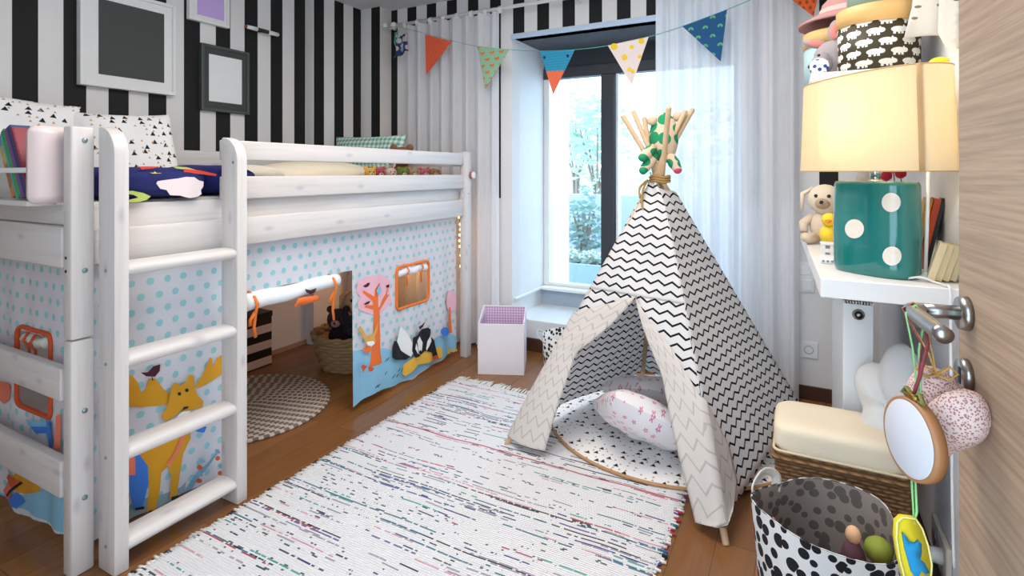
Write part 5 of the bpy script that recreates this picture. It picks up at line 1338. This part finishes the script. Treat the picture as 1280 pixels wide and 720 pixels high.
# support rail beneath the spoon and cloths (shelf upstand)
# ================================================================== WICKER BENCH, CUSHIONS, DOOR HANDLE CLUSTER, TOY BAG
def f_wick(g):
    c = g.coord('Object'); a = c[0]+c[1]; row = (c[2]/.011).floor()
    k = ((a/.034+row*.5+g.noise(g.vec(*c), 8.0, 1.0)*.4).frac()*PI).sin()*((c[2]/.011).frac()*PI).sin()
    n = g.noise(g.vec(a*20.0, c[2]*160.0), 1.0, 3.0)
    return g.mix((k*.7+n*.5).clamp(), '#3f2714', '#a3774a'), k
WK2 = mat('seagrass_weave', rough=.75, fn=f_wick, bump=.9, bdist=.006)
bench = thing('storage_bench', (.1, 1.87, 0), 'woven seagrass storage bench with cream padded seat near the radiator', 'bench')
X0, X1, Y0, Y1 = -.066, .262, 1.768, 1.985
bm = B(); box(bm, (X0, Y0, .012), (X1, Y1, .382), .012, seg=3); obj('woven_body', bm, WK2, bench, smooth=True)
for z in (.366, .018): 
    bm = B(); ring = [V((x, y, z)) for x, y in rrect(X0-.002, Y0-.002, X1+.002, Y1+.002, .014, 4)]; tube(bm, ring, .009, 8, closed=True); obj('braided_edge', bm, WK2, bench)
bm = B(); sbox(bm, ((X0+X1)/2, (Y0+Y1)/2, .420), ((X1-X0)/2+.004, (Y1-Y0)/2+.006, .046), 6.0, 24); seat = obj('seat_cushion', bm, mat('cream_canvas', '#ead9bd', .85), bench, sharp=80)
bm = B(); tube(bm, [V((x, y, .388)) for x, y in rrect(X0-.002, Y0-.004, X1+.002, Y1+.004, .02, 5)], .004, 6, closed=True); obj('seat_piping', bm, mat('cream_piping', '#dcc7a6', .85), seat)
# puffy white star cushion
sc = pD(1120, 510, 1.545); fwd = V((-.80, -.58, .16)).normalized(); rgt = V((0, 0, 1)).cross(fwd).normalized(); upv = fwd.cross(rgt)
def fst(u, v, sg):
    r = u; a = 2*PI*v; k = .5+.5*math.cos(5*(a-.35)); R_ = .118+.046*k**.7
    rr_ = R_*r; h_ = .052*math.sqrt(max(0, 1-r**2.6))*(.72+.28*k)*(1-.55*math.exp(-(r*5)**2))
    return V((sc.x, sc.y, sc.z))+rgt*(rr_*math.cos(a)*.92)+upv*(rr_*math.sin(a)*1.12)+fwd*(h_*sg)
bm = B()
for sg in (1, -1):
    t2 = B(); sheet(t2, 14, 80, lambda u, v: fst(u, v, sg)); 
    if sg < 0: bmesh.ops.reverse_faces(t2, faces=t2.faces)
    join(bm, t2)
bmesh.ops.remove_doubles(bm, verts=bm.verts, dist=1e-5); bmesh.ops.recalc_face_normals(bm, faces=bm.faces)
t = thing('star_cushion', sc-V((0, 0, .12)), 'puffy white star cushion propped up on the wicker bench', 'cushion')
obj('stuffed_star', bm, mat('soft_white', '#dddbd9', .9), t, sharp=120)
bm = B(); sph(bm, sc+fwd*.03, (.008, .008, .008), seg=10); obj('button', bm, mat('soft_white', '#dddbd9', .9), t)
# hanging from the handle
tipu = lambda x, y=-.065, z=hz: on_door(hx+x, y, z)
def f_speck(g):
    c = g.coord('Object'); d = g.node('ShaderNodeTexVoronoi'); g.put(d.inputs['Vector'], g.vec(*c)); d.inputs['Scale'].default_value = 330.0
    return g.mix(S(g, d.outputs['Distance']).lt(.42), '#dcc2ba', '#a87470')
SPECK = mat('speckled_pink', rough=.85, fn=f_speck)
ht = thing('hanging_heart', pD(1180, 530, .74), 'pink speckled stuffed heart hanging from the door handle', 'heart ornament')
hc = pD(1178, 527, .70)
hr = V((CH, SH, 0)); hn = V((SH, -CH, 0))
hr2 = V((.55, -.835, 0)); hn2 = V((-.835, -.55, 0))
def heart(u, v, sg):
    a = 2*PI*v; x = math.sin(a)**3; y = (13*math.cos(a)-5*math.cos(2*a)-2*math.cos(3*a)-math.cos(4*a))/16+.12
    h_ = .034*math.sqrt(max(0, 1-u**2.4)); p = V((x*.050*u, y*.071*u, 0)); c_, s_ = math.cos(-.22), math.sin(-.22)
    return hc+hr2*(p.x*c_-p.y*s_)+V((0, 0, p.x*s_+p.y*c_))+hn2*(h_*sg)
bm = B()
for sg in (1, -1):
    t2 = B(); sheet(t2, 12, 64, lambda u, v: heart(u, v, sg))
    if sg < 0: bmesh.ops.reverse_faces(t2, faces=t2.faces)
    join(bm, t2)
bmesh.ops.remove_doubles(bm, verts=bm.verts, dist=1e-5); bmesh.ops.recalc_face_normals(bm, faces=bm.faces)
obj('stuffed_heart', bm, SPECK, ht, sharp=120)
GOLD = mat('gold_ribbon', '#c79a4e', .5)
hp = tipu(.006); knot = pD(1170, 468, .70)
bm = B(); tube(bm, [hp+V((.003, 0, .011)), hp+V((.012, 0, .004)), pD(1165, 440, .70), knot, hc+V((0, 0, .05))], .0032, 6, flat=.3)
tube(bm, [hp+V((.003, 0, .011)), hp+V((-.009, 0, .002)), pD(1160, 440, .702), knot], .0032, 6, flat=.3); obj('hanging_ribbon', bm, GOLD, ht)
bm = B()
for sx_ in (-1, 1): tube(bm, [knot, knot+V((sx_*.014, 0, .012)), knot+V((sx_*.022, 0, .004)), knot+V((sx_*.012, -.004, -.004)), knot], .005, 6, flat=.3)
obj('bow', bm, GOLD, ht)
hoop = thing('embroidery_hoop', pD(1140, 550, .72), 'wooden embroidery hoop with plain white cloth hanging from the door handle', 'embroidery hoop')
oc = pD(1140, 548, .675); hf = V((-.91, -.415, .02)).normalized(); hrr = V((0, 0, 1)).cross(hf).normalized(); hu = hf.cross(hrr)
MH = Matrix(((hrr.x, hu.x, hf.x, oc.x), (hrr.y, hu.y, hf.y, oc.y), (hrr.z, hu.z, hf.z, oc.z), (0, 0, 0, 1)))
# turn the hoop so that its ring edge faces the camera's right
bm = B(); lathe(bm, [(.0445, -.009), (.0488, -.009), (.0495, 0), (.0488, .005), (.0445, .005), (.0445, -.009)], (0, 0, 0), 64, M=MH, cap=False); obj('wooden_ring', bm, mat('hoop_wood', '#a8754a', .5), hoop)
bm = B(); lathe(bm, [(0, -.001), (.0455, -.001), (.0455, .0048), (.044, .0062), (0, .0062)], (0, 0, 0), 64, M=MH); obj('cloth_face', bm, mat('plain_white_cotton', '#cfcdd2', .9), hoop)
bm = B(); pt = MH @ V((0, .052, 0)); cyl(bm, pt+hrr*.009, pt-hrr*.012, .004, .004, 12); box(bm, (-.006, .048, -.004), (.006, .056, .004), .001, M=MH); obj('brass_screw', bm, mat('brass', '#9c7a3c', .35, metal=.9), hoop)
bm = B(); h2 = tipu(.016)
RED = mat('dark_red_cord', '#7d2f38', .7)
tube(bm, [h2+V((.0, 0, .0112)), h2+V((.011, 0, .002)), pD(1160, 430, .68), pD(1150, 470, .667), pt], .0022, 6); tube(bm, [h2+V((0, 0, .0112)), h2+V((-.011, 0, .002)), pD(1152, 430, .685), pD(1148, 470, .67), pt], .0026, 6, flat=.4); obj('cord', bm, RED, hoop)
bm = B()
for sx_ in (-1, 1): tube(bm, [pt, pt+hrr*sx_*.012+V((0, 0, .008)), pt+hrr*sx_*.02+V((0, 0, -.002)), pt], .003, 6, flat=.4)
obj('leaf_trim', bm, mat('olive_trim', '#7d7a3a', .8), hoop)
bird = thing('felt_ornament', pD(1143, 690, .66), 'yellow felt ornament with blue bird hanging on a green ribbon below the hoop', 'ornament')
bo = pD(1142, 690, .66)
bd = .66/F
def onp(dz=0.0): return lambda a, b, w: bo+hr*(a*bd)+V((0, 0, -b*bd))+hn*(w+dz)
leaf_o = [(-21, -38), (-14, -44), (2, -42), (10, -30), (17, -10), (22, 15), (20, 42), (10, 56), (-2, 50), (-12, 30), (-18, 8), (-22, -18)]
bm = B(); poly(bm, leaf_o, onp(0), depth=.006); fb_ = obj('felt_leaf', bm, mat('yellow_felt', '#dcc524', .95), bird)
bm = B(); poly(bm, [(-16, -26), (-12, -22), (-6, -14), (0, -12), (4, -16), (8, -12), (8, 0), (6, 8), (12, 12), (18, 24), (12, 26), (8, 22), (2, 32), (-4, 24), (-8, 10), (-12, -4)], onp(.003), depth=.0025); obj('felt_bird', bm, mat('blue_felt', '#1f8fc0', .95), fb_)
bm = B(); tube(bm, [bo+hr*(x*bd)+V((0, 0, -y*bd))+hn*.001 for x, y in leaf_o], .0012, 5, closed=True); obj('stitching', bm, mat('pale_yellow_thread', '#efe38a', .9), fb_)
bm = B(); h3 = tipu(.028); a0 = pD(1143, 600, .675)
tube(bm, [h3+V((0, 0, .0115)), h3+V((.0105, 0, .0)), h3+V((.004, .004, -.05)), pD(1152, 520, .69), a0+V((.002, .012, .01)), pD(1146, 640, .665), pD(1142, 655, .662)], .0035, 6, flat=.35)
tube(bm, [h3+V((0, 0, .0115)), h3+V((-.0105, 0, .0)), h3+V((-.002, .004, -.05)), pD(1149, 520, .692), a0+V((-.002, .012, .01)), pD(1142, 640, .672), pD(1142, 655, .662)], .0035, 6, flat=.35); obj('green_ribbon', bm, mat('mint_ribbon', '#8fcf86', .6), bird)
# big spotted toy bag
BCX, BCY, BR = .055, 1.555, .160
bag = thing('toy_bag', (BCX, BCY, 0), 'large white fabric toy bag with black spots and handles by the door', 'toy bag')
def bagp(u, v, rr_=0.0):
    a = 2*PI*u; z = .005+.36*v
    r = BR*(.93+.07*v)+.006*math.sin(3*a+v*4)*v-.004*math.cos(5*a)*v+rr_; sag_ = -.035*math.sin(a+2.3)**2*v**3
    return V((BCX+r*math.cos(a), BCY+r*math.sin(a)*1.02, z+sag_*.6))
SPOT_L = mat('spotted_canvas_large', rough=.85, fn=f_spots(29.0, .23), bump=.05, trans=.2)
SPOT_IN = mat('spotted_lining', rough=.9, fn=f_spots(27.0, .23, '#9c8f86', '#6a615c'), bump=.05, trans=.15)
bm = B(); sheet(bm, 72, 24, lambda u, v: bagp(u, v), 0, uvf=lambda u, v: (2*PI*BR*u, .36*v)); bmesh.ops.remove_doubles(bm, verts=bm.verts, dist=1e-5)
lathe(bm, [(0, .003), (BR*.93, .005)], (BCX, BCY, 0), 72, cap=False); outer = obj('bag_body', bm, SPOT_L, bag, sharp=100)
bm = B(); t2 = B(); sheet(t2, 72, 24, lambda u, v: bagp(u, v, -.004), 0, uvf=lambda u, v: (2*PI*BR*u, .36*v)); bmesh.ops.reverse_faces(t2, faces=t2.faces); join(bm, t2); obj('lining', bm, SPOT_IN, bag, sharp=100)
bm = B(); sheet(bm, 72, 2, lambda u, v: bagp(u, 1.0, -.0035+.0035*v)+V((0, 0, .001)), 0, uvf=lambda u, v: (2*PI*BR*u, .35+.02*v)); obj('rim', bm, SPOT_L, bag, sharp=100)
HC = mat('handle_canvas', '#e4d9cd', .85)
hA = bagp(.475, .93); hB = bagp(.385, .93)
bm = B(); tube(bm, spline([hA, hA+V((-.006, 0, .035)), (hA+hB)/2+V((-.008, .006, .062)), hB+V((-.002, .008, .04)), hB], 6), .013, 6, flat=.22, up=(0, 1, 0)); obj('handle', bm, HC, bag)
hA = bagp(.90, .93, .004); hB = bagp(.985, .93, .004)
bm = B(); tube(bm, spline([hA, hA+V((.005, -.014, .05)), (hA+hB)/2+V((.012, -.01, .075)), hB+V((.012, 0, .05)), hB], 6), .014, 6, flat=.22, up=(0, 0, 1)); obj('handle', bm, HC, bag)
# toys lying in the bag (stack of soft things up to about two thirds of its height)
def soft(name, c, r, col, label, mi=None, lumps=.15, cat='toy'):
    t = thing(name, (c[0], c[1], c[2]-r[2]), label, cat); bm = B(); sph(bm, c, r, seg=16, f=lambda q: 1+lumps*mnoise.noise(q*2.5+V(c)*9)); obj('body', bm, mat('toy_'+col[1:], col, .8), t); return t
soft('cloth_bundle', (BCX, BCY, .11), (.135, .135, .10), '#5d463a', 'brown cloth bundle at the bottom of the spotted toy bag', cat='cloth')
t = soft('toy_doll', (.112, 1.525, .265), (.028, .028, .06), '#5c3a44', 'small doll with peach head and plum body in the toy bag', lumps=.05)
bm = B(); sph(bm, (.112, 1.525, .335), (.017, .016, .021), seg=12); obj('head', bm, mat('doll_skin', '#e3b184', .7), t)
t = soft('toy_crab', (.125, 1.462, .265), (.036, .03, .026), '#d8391f', 'bright red toy in the toy bag by the near rim', lumps=.3)
for dx in (-.035, .035):
    bm = B(); sph(bm, (.125+dx, 1.457, .28), (.014, .01, .012), seg=8); obj('claw', bm, mat('toy_d8391f', '#d8391f', .8), t)
soft('toy_ball', (.165, 1.55, .30), (.03, .03, .03), '#8f9a35', 'olive green toy ball near the right rim inside the toy bag', lumps=.04, cat='ball')
soft('toy_pig', (.165, 1.475, .25), (.026, .026, .026), '#c98a86', 'dull pink toy beside the red one in the toy bag', lumps=.15)
soft('toy_block', (-.06, 1.54, .27), (.016, .022, .045), '#c57a78', 'rose coloured toy at the left side inside the toy bag', lumps=.1)
# ================================================================== LIGHT
w = bpy.data.worlds.new('World'); SC.world = w; w.use_nodes = True
bg = w.node_tree.nodes['Background']; bg.inputs[0].default_value = (.63, .82, 1.0, 1); bg.inputs[1].default_value = 4.8
def area(name, locn, target, sx, sy, power, col):
    l = bpy.data.lights.new(name, 'AREA'); l.shape = 'RECTANGLE'; l.size = sx; l.size_y = sy; l.energy = power; l.color = col
    o = bpy.data.objects.new(name, l); COL.objects.link(o); o.location = locn
    o.rotation_euler = (V(target)-V(locn)).to_track_quat('-Z', 'Y').to_euler(); return o
def point(name, locn, r, power, col):
    l = bpy.data.lights.new(name, 'POINT'); l.shadow_soft_size = r; l.energy = power; l.color = col
    o = bpy.data.objects.new(name, l); COL.objects.link(o); o.location = locn; return o
area('ceiling_fill', (-.85, 1.5, 2.42), (-.85, 1.5, 0), 1.3, 1.3, 42, (1, .94, .88))  # fill added to brighten the room; no ceiling lamp is seen
point('lamp_light', tuple(LC+V((0, 0, .40))), .03, 2.5, (1, .82, .58))
point('fairy_glow', (-2.45, 2.98, .62), .04, 3.0, (1, .50, .18))
vs = SC.view_settings; vs.view_transform = 'Standard'; vs.look = 'None'; vs.gamma = 1; vs.use_curve_mapping = False; vs.exposure = -.06
